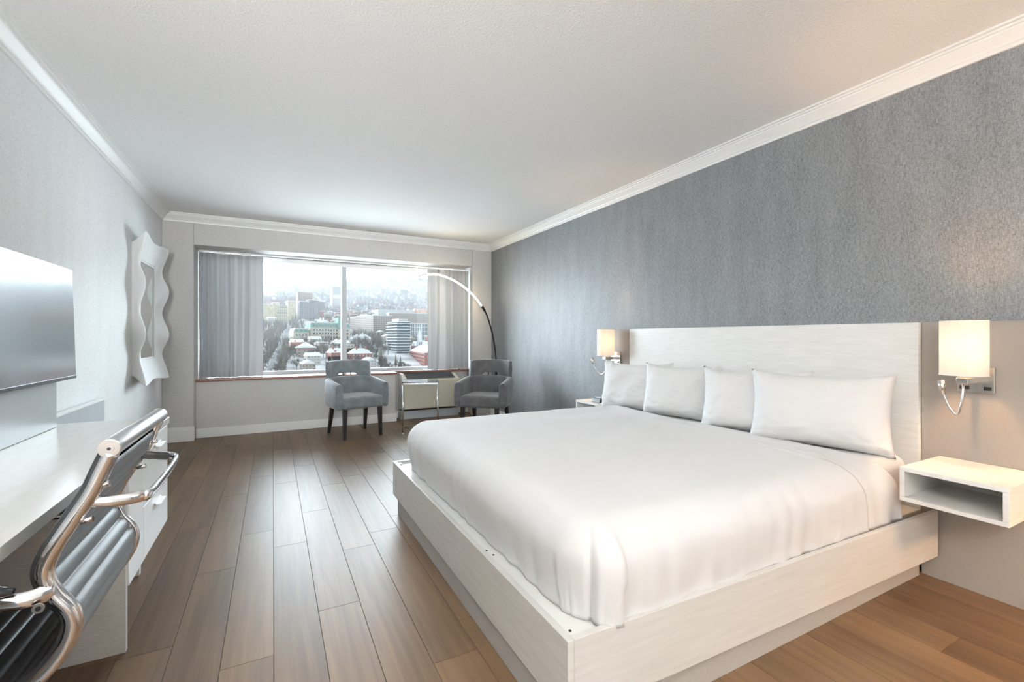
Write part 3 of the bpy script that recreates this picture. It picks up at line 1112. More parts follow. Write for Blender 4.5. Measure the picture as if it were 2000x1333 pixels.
t = tag(MB().box(XL + 0.0205, -0.868, 1.10, 2.79, DZ + 0.001, 1.36).build('backboard', M['panel_grey'], off=(-0.96, 1.9, DZ), bev=0.002),
        'satin grey board on the desk behind the television', 'panel')
t = thing('wall_panel', 'low grey panel with white top edge on the left wall past the desk', 'panel', (XL + 0.02, 3.5, 0))
MB().box(XL + 0.0205, XL + 0.045, 2.95, 4.06, 0.0, 0.722).build('board', M['panel_grey'], t, bev=0.001)
MB().box(XL + 0.0205, XL + 0.050, 2.95, 4.062, 0.7225, 0.736).build('cap', M['white_trim'], t, bev=0.001)

t = thing('television', 'flat wall television reflecting the window above the desk', 'television', (-0.85, 2.38, 1.2))
ty0, ty1, tz0, tz1 = 1.925, 2.852, 0.957, 1.466
MB().box(-0.853, -0.832, ty0, ty1, tz0, tz1).build('bezel', M['brushed'], t, bev=0.003)
MB().box(-0.8318, -0.8295, ty0 + 0.006, ty1 - 0.006, tz0 + 0.016, tz1 - 0.006).build('screen', M['screen'], t)
MB().box(-0.8315, -0.8285, ty0 + 0.006, ty1 - 0.006, tz0 + 0.001, tz0 + 0.014).build('lower_trim', M['black'], t)
MB().box(-0.8675, -0.8535, 2.18, 2.60, 1.08, 1.34).build('wall_mount', M['black'], t)
t.rotation_euler = (0, radians(-1.6), 0)
t.location.x += 0.005

# ------------------------------------------------------------ wavy mirror
t = thing('wall_mirror', 'white wavy ribbed deep frame mirror hanging on the left wall', 'mirror', (XL, 5.37, 1.42))
my0, my1, mz0, mz1 = 4.94, 5.745, 0.82, 1.965
myc, mzc = (my0 + my1) / 2, (mz0 + mz1) / 2


def mirror_frame():
    """ring of sections: wall edge -> outer side -> wavy rim -> slope in -> mirror edge"""
    mb = MB()
    per = []
    NS = 300
    hw, hh = (my1 - my0) / 2, (mz1 - mz0) / 2
    total = 4 * (hw + hh)
    corners = []
    for i in range(NS):
        s_ = i / NS * total
        if s_ < 2 * hw:
            per.append((-hw + s_, -hh, 'h', s_ / (2 * hw)))
        elif s_ < 2 * hw + 2 * hh:
            q = s_ - 2 * hw
            per.append((hw, -hh + q, 'v', q / (2 * hh)))
        elif s_ < 4 * hw + 2 * hh:
            q = s_ - 2 * hw - 2 * hh
            per.append((hw - q, hh, 'h', q / (2 * hw)))
        else:
            q = s_ - 4 * hw - 2 * hh
            per.append((-hw, hh - q, 'v', q / (2 * hh)))
    K = 12
    vs, fs = [], []
    for (py, pz, kind, q) in per:
        if kind == 'v':
            dip = 0.5 - 0.5 * cos(q * 2 * pi * 3)
        else:
            dip = 0.6 * (0.5 - 0.5 * cos(q * 2 * pi * 1))
        out = 0.088 - 0.040 * dip
        rim = 0.112 - 0.050 * dip
        rib = 0.0018 * sin((py + pz) * 2 * pi / 0.026)
        my_, mz_ = hw, hh
        iy, iz = hw - 0.13, hh - 0.13
        # profile: (depth from wall, blend to inner 0..1, outset)
        prof = [(0.0, 0.0, 0.0), (0.02, 0.0, out * 0.12), (rim * 0.55, 0.0, out * 0.55), (rim - 0.008, 0.0, out * 0.94), (rim, 0.0, out), (rim + 0.001, 0.0, out - 0.008), (rim - 0.008, 0.0, out - 0.022),
                (rim * 0.80, 0.10, out * 0.35), (rim * 0.55, 0.50, 0), (0.036, 0.90, 0), (0.034, 1.0, 0), (0.018, 1.0, 0)]
        for kk, (dx, bl, ot) in enumerate(prof):
            yy = py * lerp(1, iy / hw, bl) * (1 + ot / hw)
            zz = pz * lerp(1, iz / hh, bl) * (1 + ot / hh)
            rr = rib if 1 <= kk <= 8 else 0
            if kk <= 3:
                if kind == 'v':
                    yy += math.copysign(rr, py)
                else:
                    zz += math.copysign(rr, pz)
            else:
                dx += rr
            vs.append((XL + 0.001 + dx, myc + yy, mzc + zz))
    n = len(per)
    for i in range(n):
        for kk in range(K - 1):
            fs.append((i * K + kk, ((i + 1) % n) * K + kk, ((i + 1) % n) * K + kk + 1, i * K + kk + 1))
    mb.add(vs, fs)
    return mb, hw - 0.13, hh - 0.13


mf, iy, iz = mirror_frame()
mf.build('frame', M['frame_white'], t, smooth=True)
MB().box(XL + 0.012, XL + 0.024, myc - iy - 0.004, myc + iy + 0.004, mzc - iz - 0.004, mzc + iz + 0.004).build('mirror_glass', M['mirror'], t)
bd = MB()
for (a, b, c_, d_) in ((myc - iy, myc + iy, mzc - iz, mzc - iz + 0.012), (myc - iy, myc + iy, mzc + iz - 0.012, mzc + iz), (myc - iy, myc - iy + 0.012, mzc - iz, mzc + iz), (myc + iy - 0.012, myc + iy, mzc - iz, mzc + iz)):
    bd.box(XL + 0.0245, XL + 0.033, a, b, c_, d_)
bd.build('inner_bead', M['frame_white'], t, bev=0.002)

# ------------------------------------------------------------ office chair
t = thing('office_chair', 'ribbed black leather swivel chair with chrome frame at the desk', 'office chair', (-0.62, 1.47, 0))
prof = [(-0.303, 0.905), (-0.318, 0.868), (-0.335, 0.825), (-0.366, 0.770), (-0.396, 0.715), (-0.407, 0.675), (-0.393, 0.632), (-0.370, 0.595), (-0.363, 0.560), (-0.377, 0.515), (-0.412, 0.470), (-0.470, 0.443), (-0.56, 0.440), (-0.68, 0.452), (-0.78, 0.462), (-0.83, 0.455), (-0.855, 0.430)]
NY, FY = 1.25, 1.69


def pl3(y, dx=0, dz=0):
    return spline([(x + dx, y, z + dz) for x, z in prof], 8)


for y in (NY, FY):
    pts = pl3(y)
    sgn = -1 if y == NY else 1
    fr_ = MB()
    fr_.tube([p + Vector((0, sgn * 0.005, 0)) for p in pts], 0.0135, 14, flat=1.0, up=(0, 1, 0))
    o = fr_.build('side_frame', M['chrome'], t, smooth=True)
    MB().tube([p + Vector((0.010, sgn * 0.003, 0.004)) for p in pts], 0.0075, 10, up=(0, 1, 0)).build('outer_bead', M['chrome'], o, smooth=True)
    # black edge piping on the inside of the curve
    q = []
    for i, p in enumerate(pts):
        tg = (pts[min(i + 1, len(pts) - 1)] - pts[max(0, i - 1)]).normalized()
        nr = Vector((-tg.z, 0, tg.x))
        if nr.x > 0:
            nr = -nr
        nr = Vector((tg.z, 0, -tg.x))
        q.append(p + nr * 0.012 + Vector((0, -sgn * 0.002, 0)))
    MB().tube(q, 0.010, 10, up=(0, 1, 0)).build('edge_piping', M['leather'], t, smooth=True)
# ribbed sling
pts = pl3(0)
L = [0]
for a, b in zip(pts, pts[1:]):
    L.append(L[-1] + (b - a).length)


def along(s_):
    for i in range(len(L) - 1):
        if s_ <= L[i + 1] + 1e-9:
            k = (s_ - L[i]) / max(1e-9, L[i + 1] - L[i])
            p = pts[i].lerp(pts[i + 1], k)
            tg = (pts[i + 1] - pts[i]).normalized()
            return p, tg
    return pts[-1], (pts[-1] - pts[-2]).normalized()


rib_n = 23
TL = L[-1] - 0.03


def sling(side):
    def f(a, b):
        s_ = 0.03 + a * (TL - 0.03)
        p, tg = along(s_)
        nr = Vector((tg.z, 0, -tg.x))  # toward the sitter
        bump = abs(sin(pi * a * rib_n)) ** 0.5
        d = (0.006 + 0.0085 * bump) * side
        return Vector((p.x, lerp(NY + 0.008, FY - 0.008, b), p.z)) + nr * (d + 0.003)
    return f


MB().grid(sling(1), 27 * 10, 2).build('sling_seat', M['leather'], t, smooth=True)
MB().grid(sling(-1), 27 * 10, 2).build('sling_back', M['leather_back'], t, smooth=True)
# top roll
MB().tube([(-0.303, NY - 0.012, 0.917), (-0.300, FY + 0.012, 0.917)], 0.0195, 28).build('top_roll', M['brushed'], t, smooth=True, bev=0.002)
for y, sg in ((NY - 0.012, -1), (FY + 0.012, 1)):
    cpo = MB()
    cpo.tube([(-0.303, y, 0.917), (-0.303, y + sg * 0.004, 0.917)], 0.0195, 28)
    o = cpo.build('end_cap', M['nickel'], t, smooth=True, bev=0.001)
    MB().tube([(-0.303, y + sg * 0.0041, 0.917), (-0.303, y + sg * 0.0055, 0.917)], 0.0085, 20).build('bolt', M['nickel'], o, smooth=True)
    MB().tube([(-0.303, y + sg * 0.0056, 0.917), (-0.303, y + sg * 0.0062, 0.917)], 0.0035, 6).build('bolt_socket', M['black'], o)
# rear spreader
sp = spline([(-0.340, NY + 0.004, 0.806), (-0.30, NY + 0.01, 0.800), (-0.258, NY + 0.03, 0.797), (-0.245, NY + 0.07, 0.797), (-0.246, FY - 0.10, 0.797), (-0.262, FY - 0.03, 0.797), (-0.30, FY - 0.008, 0.800), (-0.340, FY - 0.004, 0.806)], 8)
MB().tube(sp, 0.0125, 14, flat=0.55).build('rear_spreader', M['chrome'], t, smooth=True, bev=0)
for y in (NY - 0.002, FY + 0.002):
    for (bx, bz) in ((-0.325, 0.838), (-0.352, 0.768)):
        MB().tube([(bx, y, bz), (bx + 0.020, y, bz + 0.004)], 0.0065, 14).build('bolt', M['chrome'], t, smooth=True)
# armrests
for y, sg in ((NY - 0.006, -1), (FY + 0.006, 1)):
    yo = y + sg * 0.018
    ap = spline([(-0.392, y, 0.640), (-0.425, yo, 0.638), (-0.48, yo + sg * 0.006, 0.645), (-0.56, yo + sg * 0.012, 0.650), (-0.66, yo + sg * 0.012, 0.650), (-0.72, yo + sg * 0.006, 0.635), (-0.745, yo, 0.58), (-0.735, yo, 0.50), (-0.72, y, 0.455)], 6)
    am = MB().tube(ap, [lerp(0.020, 0.011, min(1, i / 16)) for i in range(len(ap))], 14, flat=0.6).build('armrest', M['chrome'], t, smooth=True)
    MB().tube([(x, yo + sg * 0.008, z) for x, z in ((-0.44, 0.662), (-0.47, 0.667), (-0.60, 0.672), (-0.69, 0.668), (-0.71, 0.660))], [0.006, 0.013, 0.016, 0.014, 0.006], 12, flat=1.3).build('arm_pad', M['leather'], am, smooth=True)
    MB().tube([(-0.404, yo + sg * 0.010, 0.622), (-0.404, yo + sg * 0.014, 0.622)], 0.0095, 18).build('bolt', M['nickel'], am, smooth=True)
    MB().tube([(-0.404, yo + sg * 0.0141, 0.622), (-0.404, yo + sg * 0.0150, 0.622)], 0.0045, 12).build('bolt_socket', M['black'], am, smooth=True)
# swivel column and four-star base
MB().tube([(-0.60, NY + 0.02, 0.425), (-0.60, FY - 0.02, 0.425)], 0.015, 12).build('seat_spreader', M['chrome'], t, smooth=True)
MB().lathe([(0.028, 0.10), (0.028, 0.28), (0.018, 0.29), (0.018, 0.41)], 24, (-0.60, 1.47, 0)).build('gas_column', M['black_metal'], t, smooth=True)
for k in range(5):
    a = 2 * pi * k / 5 + 0.3
    e = Vector((-0.60 + 0.29 * cos(a), 1.47 + 0.29 * sin(a), 0.075))
    MB().tube([(-0.60, 1.47, 0.13), tuple(e)], [0.022, 0.012], 12).build('base_leg', M['chrome'], t, smooth=True)
    MB().tube([(e.x - 0.012 * sin(a), e.y + 0.012 * cos(a), 0.0275), (e.x + 0.012 * sin(a), e.y - 0.012 * cos(a), 0.0275)], 0.027, 20).build('caster', M['black'], t, smooth=True)
    MB().tube([(e.x, e.y, 0.045), (e.x, e.y, 0.075)], 0.006, 8).build('caster_stem', M['chrome'], t, smooth=True)

# ------------------------------------------------------------ ceiling lamps added behind the camera to brighten the room
def added_ceiling_lamp(x, y, label, power):
    t = thing('added_ceiling_lamp', label, 'ceiling lamp', (x, y, ZC), group='round ceiling lamps added behind the camera')
    MB().lathe([(0.24, -0.001), (0.24, -0.05), (0.20, -0.075), (0.0, -0.085)], 40, (x, y, ZC), cap=False).build('diffuser', M['added_ceiling_lamp'], t, smooth=True)
    MB().lathe([(0.25, -0.001), (0.255, -0.03), (0.242, -0.03), (0.241, -0.001)], 40, (x, y, ZC), cap=False).build('rim', M['nickel'], t, smooth=True)
    area = area_light('added_ceiling_light', (x, y, ZC - 0.10), (0, 0, 0), 0.4, 0.4, power, (1.0, 0.965, 0.92))
    area.data.spread = pi


added_ceiling_lamp(-0.2, -1.9, 'left round ceiling lamp added behind the camera, out of view', 14)
added_ceiling_lamp(1.9, -1.9, 'right round ceiling lamp added behind the camera, out of view', 4)


def torchiere(x, y, label, power):  # unseen uplight added to brighten the ceiling and its bounce
    t = thing('added_torchiere_lamp', label, 'floor lamp', (x, y, 0), group='torchiere lamps added behind the camera')
    MB().lathe([(0.15, 0), (0.15, 0.02), (0.015, 0.035), (0.013, 1.70), (0.03, 1.72)], 28, (x, y, 0)).build('stand', M['brushed'], t, smooth=True, bev=0.002)
    MB().lathe([(0.03, 1.72), (0.12, 1.76), (0.21, 1.84), (0.205, 1.845), (0.115, 1.77), (0.0, 1.735)], 36, (x, y, 0), cap=False).build('lamp_bowl', M['frame_white'], t, smooth=True)
    area_light('added_torchiere_light', (x, y, 1.90), (pi, 0, 0), 0.3, 0.3, power, (1.0, 0.975, 0.94))


torchiere(-0.70, -1.0, 'torchiere floor lamp added left behind the camera, out of view', 135)
torchiere(2.45, -1.6, 'torchiere floor lamp added right behind the camera, out of view', 22)
t = thing('added_floor_lamp', 'added metal floor lamp with opaque shade beside the blue wall, out of view', 'floor lamp', (2.50, -0.35, 0))
MB().lathe([(0.14, 0), (0.14, 0.02), (0.012, 0.03), (0.012, 1.22), (0.05, 1.24)], 28, (2.50, -0.35, 0)).build('stand', M['brushed'], t, smooth=True, bev=0.002)  # unseen lamp added to throw warm light on the floor by the bed
MB().lathe([(0.20, 1.02), (0.19, 1.24), (0.012, 1.245)], 36, (2.50, -0.35, 0), cap=False).build('lamp_shade', M['black_metal'], t, smooth=True, solid=0.003)
dl = area_light('added_floor_lamp_light', (2.47, -0.30, 1.08), (radians(20), 0, 0), 0.16, 0.16, 9, (1.0, 0.50, 0.15))
dl.data.spread = radians(130)
SN = 0.78   # snow albedo
CB = 0.9
HAZE = 0.00032

# ------------------------------------------------------------ the city outside, on ground rising away from the hotel
C = {}
C['snow'] = mat('snow', (SN * 0.98, SN, SN * 1.0), 0.9, noise_s=0.05, amt=0.06)
C['ground'] = mat('snowy_scrub_ground', (SN * 0.72, SN * 0.71, SN * 0.72), 0.95, noise_s=0.035, amt=0.42, detail=9)
C['bark'] = mat('bare_winter_twigs', (0.19 * CB, 0.17 * CB, 0.155 * CB), 0.9, noise_s=0.2, amt=0.2)
C['conifer'] = mat('dusty_conifer', (0.15 * CB, 0.16 * CB, 0.10 * CB), 0.9, noise_s=0.3, amt=0.2)
C['brick'] = mat('red_brick', (0.40 * CB, 0.155 * CB, 0.12 * CB), 0.9, noise_s=0.5, amt=0.15)
C['stone'] = facade_mat('limestone_wall', (0.50 * CB, 0.46 * CB, 0.38 * CB), (0.46 * CB, 0.42 * CB, 0.34 * CB), 3.0, 1.5, 0.1)
C['copper'] = mat('green_copper_roof', (0.19 * CB, 0.33 * CB, 0.27 * CB), 0.7, noise_s=0.4, amt=0.15)
C['mint'] = mat('pale_mint_roof', (0.45 * CB, 0.62 * CB, 0.56 * CB), 0.8, noise_s=0.1, amt=0.1)
C['win'] = mat('dark_window', (0.035 * CB, 0.04 * CB, 0.045 * CB), 0.2, noise_s=0.5, amt=0.2)
C['cream'] = facade_mat('cream_concrete', (0.62 * CB, 0.56 * CB, 0.38 * CB), (0.52 * CB, 0.47 * CB, 0.33 * CB), 4, 3.0, 0.14)
C['cream_win'] = facade_mat('cream_concrete_windows', (0.62 * CB, 0.56 * CB, 0.40 * CB), (0.10 * CB, 0.10 * CB, 0.10 * CB), 3.4, 2.8, 0.2)
C['dark_tower'] = facade_mat('charcoal_tower_wall', (0.33 * CB, 0.32 * CB, 0.33 * CB), (0.08 * CB, 0.08 * CB, 0.10 * CB), 3.2, 3.0, 0.22)
C['pink_tower'] = facade_mat('rose_brown_tower_wall', (0.42 * CB, 0.33 * CB, 0.30 * CB), (0.16 * CB, 0.14 * CB, 0.14 * CB), 3.2, 3.0, 0.25)
C['grey_tower'] = facade_mat('grey_tower_wall', (0.46 * CB, 0.45 * CB, 0.44 * CB), (0.22 * CB, 0.22 * CB, 0.23 * CB), 3.0, 3.0, 0.3)
C['brown_apt'] = facade_mat('brown_apartment_wall', (0.40 * CB, 0.34 * CB, 0.30 * CB), (0.12 * CB, 0.10 * CB, 0.09 * CB), 4.2, 3.1, 0.26)
C['office'] = facade_mat('office_curtain_wall', (0.66 * CB, 0.70 * CB, 0.72 * CB), (0.07 * CB, 0.10 * CB, 0.12 * CB), 3.4, 7.0, 0.10)
C['glassy'] = mat('dark_teal_glazing', (0.07 * CB, 0.10 * CB, 0.115 * CB), 0.15, noise_s=0.3, amt=0.3)
C['pale'] = facade_mat('pale_plaster', (0.60 * CB, 0.58 * CB, 0.55 * CB), (0.25 * CB, 0.25 * CB, 0.26 * CB), 3.3, 3.2, 0.3)
C['white_stone'] = mat('white_painted_stone', (0.75 * CB, 0.76 * CB, 0.76 * CB), 0.8, noise_s=0.3, amt=0.05)
C['tan'] = facade_mat('tan_brick', (0.44 * CB, 0.37 * CB, 0.31 * CB), (0.14 * CB, 0.13 * CB, 0.13 * CB), 3.3, 3.2, 0.3)
C['red_wall'] = facade_mat('red_brick_windows', (0.40 * CB, 0.16 * CB, 0.12 * CB), (0.13 * CB, 0.09 * CB, 0.08 * CB), 3.6, 3.6, 0.3)
C['orange'] = mat('orange_cladding', (0.80 * CB, 0.36 * CB, 0.18 * CB), 0.8, noise_s=0.2, amt=0.1)


def zt(x, y):
    z = -100 + 0.135 * y
    if y > 1500:
        kx = max(-0.05, min(0.42, x / y))
        z += (y - 1500) * (-0.020 + 0.17 * kx)
        z += (y - 1500) * 0.010 * noise.noise(Vector((x / 900, y / 1400, 2.0)))
    if y > 4200:
        z -= (y - 4200) * 0.22
    return z


tm = MB()
ys = [330 + 40 * i for i in range(30)] + [1530 + 90 * i for i in range(42)]
NXT = 60
tm.grid(lambda a, b: (lambda y: (lerp(-0.45, 0.75, b) * y, y, zt(lerp(-0.45, 0.75, b) * y, y) - 0.5))(ys[int(round(a * (len(ys) - 1)))]), len(ys) - 1, NXT)
tag(tm.build('city_ground', C['ground'], smooth=True), 'snow covered hillside ground rising beneath the city', 'ground')['kind'] = 'structure'

KEY = []   # footprints kept clear: x, y, radius


def frame_of(A, B):
    A, B = Vector((*A, 0)), Vector((*B, 0))
    d = B - A
    w = d.length
    d.normalize()
    return A, d, Vector((-d.y, d.x, 0)), w


def bld(name, label, cat, A, B, depth, h, wall, roof=None, group=None, sink=4):
    """A,B: front left and front right corners. Returns root, local transform function"""
    A0, d, n, w = frame_of(A, B)
    z0 = min(zt(A[0], A[1]), zt(B[0], B[1])) - 0.5
    root = thing(name, label, cat, (A0.x, A0.y, z0), math.atan2(d.y, d.x), group, local=True)
    MB().box(0, w, 0, depth, -sink, h).build('wall', wall, root)
    if roof:
        r = MB().box(-0.4, w + 0.4, -0.4, depth + 0.4, h, h + 0.9)
        r.build('roof', roof, root)
    c = A0 + d * w / 2 + n * depth / 2
    KEY.append((c.x, c.y, max(w, depth) * 0.60 + 6))
    return root, w, z0


def windows(root, x0, x1, cols, z0, z1, rows, ww_, wh_, m=None, y=-0.15):
    me = None
    for i in range(cols):
        for j in range(rows):
            x = lerp(x0, x1, (i + 0.5) / cols)
            z = lerp(z0, z1, (j + 0.5) / rows)
            if me is None:
                first = MB().box(-ww_ / 2, ww_ / 2, -0.12, 0.12, -wh_ / 2, wh_ / 2).build('window', m or C['win'], root)
                o = first
                me = first
            else:
                o = first.copy()
                COL.objects.link(o)
                o.parent = root
            o.location = (x, y, z)


# long limestone hall with green copper mansard
r_, w, z0 = bld('limestone_hall', 'long pale limestone building with green copper roof beyond the round pavilion', 'building', (47, 701), (104, 725), 16, 21, C['stone'])
mr = MB()
mr.hexa([(-0.5, -0.5, 21), (w + 0.5, -0.5, 21), (w + 0.5, 16.5, 21), (-0.5, 16.5, 21), (1.2, 2.2, 27.5), (w - 1.2, 2.2, 27.5), (w - 1.2, 13.8, 27.5), (1.2, 13.8, 27.5)])
mr.build('mansard_roof', C['copper'], r_)
MB().box(1, w - 1, 2.0, 14, 27.5, 28.3).build('roof_snow', C['snow'], r_)
windows(r_, 3, w - 3, 13, 9.5, 20, 2, 1.7, 2.3)
windows(r_, 3, w - 3, 13, 1.5, 9, 1, 1.9, 6.0)
windows(r_, 3, w - 3, 13, 22, 25, 1, 1.2, 1.6, y=0.5)
MB().hexa([(40, -3, 19), (52, -3, 19), (52, 12, 19), (40, 12, 19), (43, 1, 36), (49, 1, 36), (49, 9, 36), (43, 9, 36)]).build('tower_roof', C['copper'], r_)
MB().box(40.5, 51.5, -2.5, 10, -4, 19).build('tower_wall', C['stone'], r_)
r_, w, z0 = bld('limestone_wing', 'limestone wing with copper edged snowy flat roof left of the long hall', 'building', (25, 690), (44.5, 692), 46, 15, C['stone'])
MB().hexa([(-0.4, -0.4, 15), (w + 0.4, -0.4, 15), (w + 0.4, 46.4, 15), (-0.4, 46.4, 15), (1.5, 1.8, 20), (w - 1.5, 1.8, 20), (w - 1.5, 44, 20), (1.5, 44, 20)]).build('mansard_roof', C['copper'], r_)
MB().box(1.5, w - 1.5, 1.8, 44, 20, 20.6).build('roof_snow', C['snow'], r_)
windows(r_, 2, w - 2, 4, 3, 14, 2, 1.8, 2.2)
windows(r_, 2, w - 2, 3, 16, 19, 1, 1.1, 1.5, y=0.4)

# cream slab towers
for (A, B, h, wm, lb) in (((-17, 951), (-1, 953), 33, 'cream', 'cream slab tower at the left edge of the view'),
                          ((0, 946), (11, 948), 37, 'cream', 'narrow cream tower between the two cream slab towers'),
                          ((11.5, 938), (24, 941), 33, 'cream_win', 'cream tower with a dark column of windows facing the avenue'),
                          ((25, 962), (38, 965), 40, 'cream', 'tall cream tower rightmost of the cream group')):
    bld('apartment_tower', lb, 'building', A, B, 15, h, C[wm], C['snow'])
# dark towers
bld('apartment_tower', 'dark charcoal tower with pale balconies left of the crane smoke', 'building', (46, 962), (63, 966), 16, 40, C['dark_tower'], C['snow'])
bld('apartment_tower', 'dark charcoal tower right beside its pale streaked twin', 'building', (64, 985), (82, 990), 18, 42, C['dark_tower'], C['snow'])
bld('apartment_tower', 'rose brown tower standing behind the two charcoal towers', 'building', (44, 1010), (72, 1014), 18, 56, C['pink_tower'], C['snow'])
bld('apartment_tower', 'lone tall grey tower on the hillside beside the window mullion', 'building', (150, 1386), (178, 1392), 20, 58, C['grey_tower'], C['snow'])
bld('brick_block', 'small red brick block behind the limestone hall', 'building', (92, 930), (122, 934), 20, 10, C['red_wall'], C['orange'])
# brown apartments
bld('apartment_block', 'brown apartment block with rows of dark windows right of the mullion', 'building', (146, 770), (178, 778), 95, 33, C['brown_apt'], C['snow'])
bld('apartment_block', 'long tan block behind the modern balcony building', 'building', (180, 806), (275, 800), 30, 36, C['tan'], C['snow'])
bld('office_block', 'pale green roofed office low behind the brown apartments', 'building', (215, 1075), (300, 1080), 60, 20, C['pale'], C['mint'])
bld('office_block', 'orange clad block far right of the pale green roof', 'building', (330, 1180), (372, 1178), 25, 16, C['orange'], C['snow'])
bld('brick_block', 'long red brick block on the right hillside', 'building', (300, 1050), (385, 1040), 25, 13, C['red_wall'], C['snow'])
# modern balcony building
r_, w, z0 = bld('balcony_building', 'modern glazed building with stacked white balconies above the avenue', 'building', (144, 596), (161, 598), 38, 41, C['glassy'], C['snow'])
for k in range(11):
    MB().box(-2.2, w + 0.8, -2.0, 39, 1.5 + 3.7 * k, 2.5 + 3.7 * k).build('balcony_slab', C['white_stone'], r_)
MB().box(3, w - 2, 4, 30, 41.8, 45.5).build('penthouse', C['pale'], r_)
r_, w, z0 = bld('glass_office', 'dark glass office with white vertical fins at the right of the view', 'building', (176, 712), (250, 722), 30, 27, C['glassy'], C['snow'])
for k in range(26):
    MB().box(k * w / 26, k * w / 26 + (0.9 if k % 4 else 1.8), -0.7, 0.3, 0, 27).build('fin', C['white_stone'], r_)
for k in range(3):
    MB().box(-0.3, w, -0.5, 0.25, 7 + 7 * k, 8 + 7 * k).build('spandrel', C['white_stone'], r_)


def steeple(name, label, x, y, s_, nave):
    z = zt(x, y) - 1
    r = thing(name, label, 'church', (x, y, z), 0.25, local=True)
    MB().box(-3.2 * s_, 3.2 * s_, -3.2 * s_, 3.2 * s_, 0, 17 * s_).build('tower', C['white_stone'], r)
    MB().lathe([(3.0 * s_, 17 * s_), (3.0 * s_, 22 * s_), (3.3 * s_, 22.2 * s_), (2.2 * s_, 25 * s_), (2.0 * s_, 28 * s_), (0.1, 38 * s_)], 8, (0, 0, 0)).build('spire', C['white_stone'], r)
    for sx in (-1.4, 1.4):
        MB().box(sx * s_ - 0.6 * s_, sx * s_ + 0.6 * s_, -3.35 * s_, -3.0 * s_, 11 * s_, 15 * s_).build('window', C['win'], r)
    if nave:
        MB().box(-5 * s_, 22 * s_, 3 * s_, 16 * s_, -3, 9 * s_).build('nave_wall', C['brick'], r)
        MB().prism([(-5.5 * s_, 0), (22.5 * s_, 0), (8 * s_, 1)], 0, 0.1)
        g = MB().add([(-5.4 * s_, 2.6 * s_, 9 * s_), (22.4 * s_, 2.6 * s_, 9 * s_), (22.4 * s_, 16.4 * s_, 9 * s_), (-5.4 * s_, 16.4 * s_, 9 * s_), (-5.4 * s_, 9.5 * s_, 16 * s_), (22.4 * s_, 9.5 * s_, 16 * s_)],
                     [(0, 1, 5, 4), (2, 3, 4, 5), (0, 4, 3), (1, 2, 5), (0, 3, 2, 1)])
        g.build('nave_roof', C['snow'], r)
    KEY.append((x, y, 14 * s_))


steeple('church', 'white steepled church rising before the glass office', 176, 606, 0.92, True)
steeple('church', 'small white spire beside the stacked balconies', 158, 618, 0.55, False)
# long red brick building stepping toward us along the street on the right
r_, w, z0 = bld('brick_terrace', 'long red brick building with snowy roof at the lower right of the view', 'building', (158, 588), (150, 497), 30, 17, C['brick'])
g = MB().add([(-0.6, -0.8, 17), (w + 0.6, -0.8, 17), (w + 0.6, 30.8, 17), (-0.6, 30.8, 17), (-0.6, 15, 25), (w + 0.6, 15, 25)], [(0, 1, 5, 4), (2, 3, 4, 5), (0, 4, 3), (1, 2, 5), (0, 3, 2, 1)])
g.build('roof', C['snow'], r_)
windows(r_, 2, w - 2, 20, 1, 16, 4, 1.6, 2.2, m=C['win'])
# round pavilion
px_, py_ = 34, 586
z = zt(px_, py_) - 1
r_ = thing('round_pavilion', 'round brick pavilion under a white snow covered cone roof', 'building', (px_, py_, z), 0, local=True)
MB().lathe([(10.2, -2), (10.2, 11), (0.1, 11)], 40).build('wall', C['tan'], r_)
MB().lathe([(11.6, 10.6), (11.7, 11.4), (6.0, 14.0), (0.6, 17.2), (0.1, 17.6)], 40).build('roof', C['snow'], r_, smooth=True)
MB().lathe([(10.6, 9.2), (10.6, 10.5)], 40).build('eaves_band', C['brick'], r_)
KEY.append((px_, py_, 17))


def villa(label, A, B, depth, h, rh, m, chim=1):
    r, w, z0 = bld('brick_villa', label, 'house', A, B, depth, h, m)
    g = MB().add([(-0.6, -0.8, h), (w + 0.6, -0.8, h), (w + 0.6, depth + 0.8, h), (-0.6, depth + 0.8, h), (w * 0.22, depth / 2, h + rh), (w * 0.78, depth / 2, h + rh)],
                 [(0, 1, 5, 4), (2, 3, 4, 5), (0, 4, 3), (1, 2, 5), (0, 3, 2, 1)])
    g.build('roof', C['snow'], r)
    windows(r, 1, w - 1, max(2, int(w / 4)), 0.8, h - 0.3, 2, 1.2, 1.7, m=C['white_stone'])
    for k in range(chim):
        xx = w * (0.3 + 0.45 * k)
        MB().box(xx, xx + 1.5, depth * 0.35, depth * 0.35 + 1.5, h, h + rh + 2.5).build('chimney', C['brick'], r)


villa('red brick villa with snowy roof just left of the mullion foot', (56, 560), (76, 562), 14, 8, 5.5, C['brick'], 1)
villa('red brick villa with tall chimney just right of the mullion foot', (80, 552), (104, 556), 15, 8, 6, C['brick'], 2)
villa('low tan villa under snow between pavilion and red villa', (72, 640), (94, 648), 13, 7, 6, C['tan'], 1)
villa('small white gabled house right of the red villas', (92, 516), (104, 518), 10, 5, 4.5, C['white_stone'], 1)
villa('snow roofed villa by the bend in front of the brown apartments', (104, 680), (130, 690), 16, 7, 7, C['pale'], 1)


def clear(x, y, r=5):
    return all((x - a) ** 2 + (y - b) ** 2 > (c + r) ** 2 for a, b, c in KEY)


def seg_d(x, y, a, b):
    ax, ay = a
    bx, by = b
    t_ = max(0, min(1, ((x - ax) * (bx - ax) + (y - ay) * (by - ay)) / ((bx - ax) ** 2 + (by - ay) ** 2)))
    return math.hypot(x - ax - t_ * (bx - ax), y - ay - t_ * (by - ay))


AVE = [((-4, 470), (48, 1180)), ((112, 470), (131, 900)), ((-30, 640), (4, 900))]
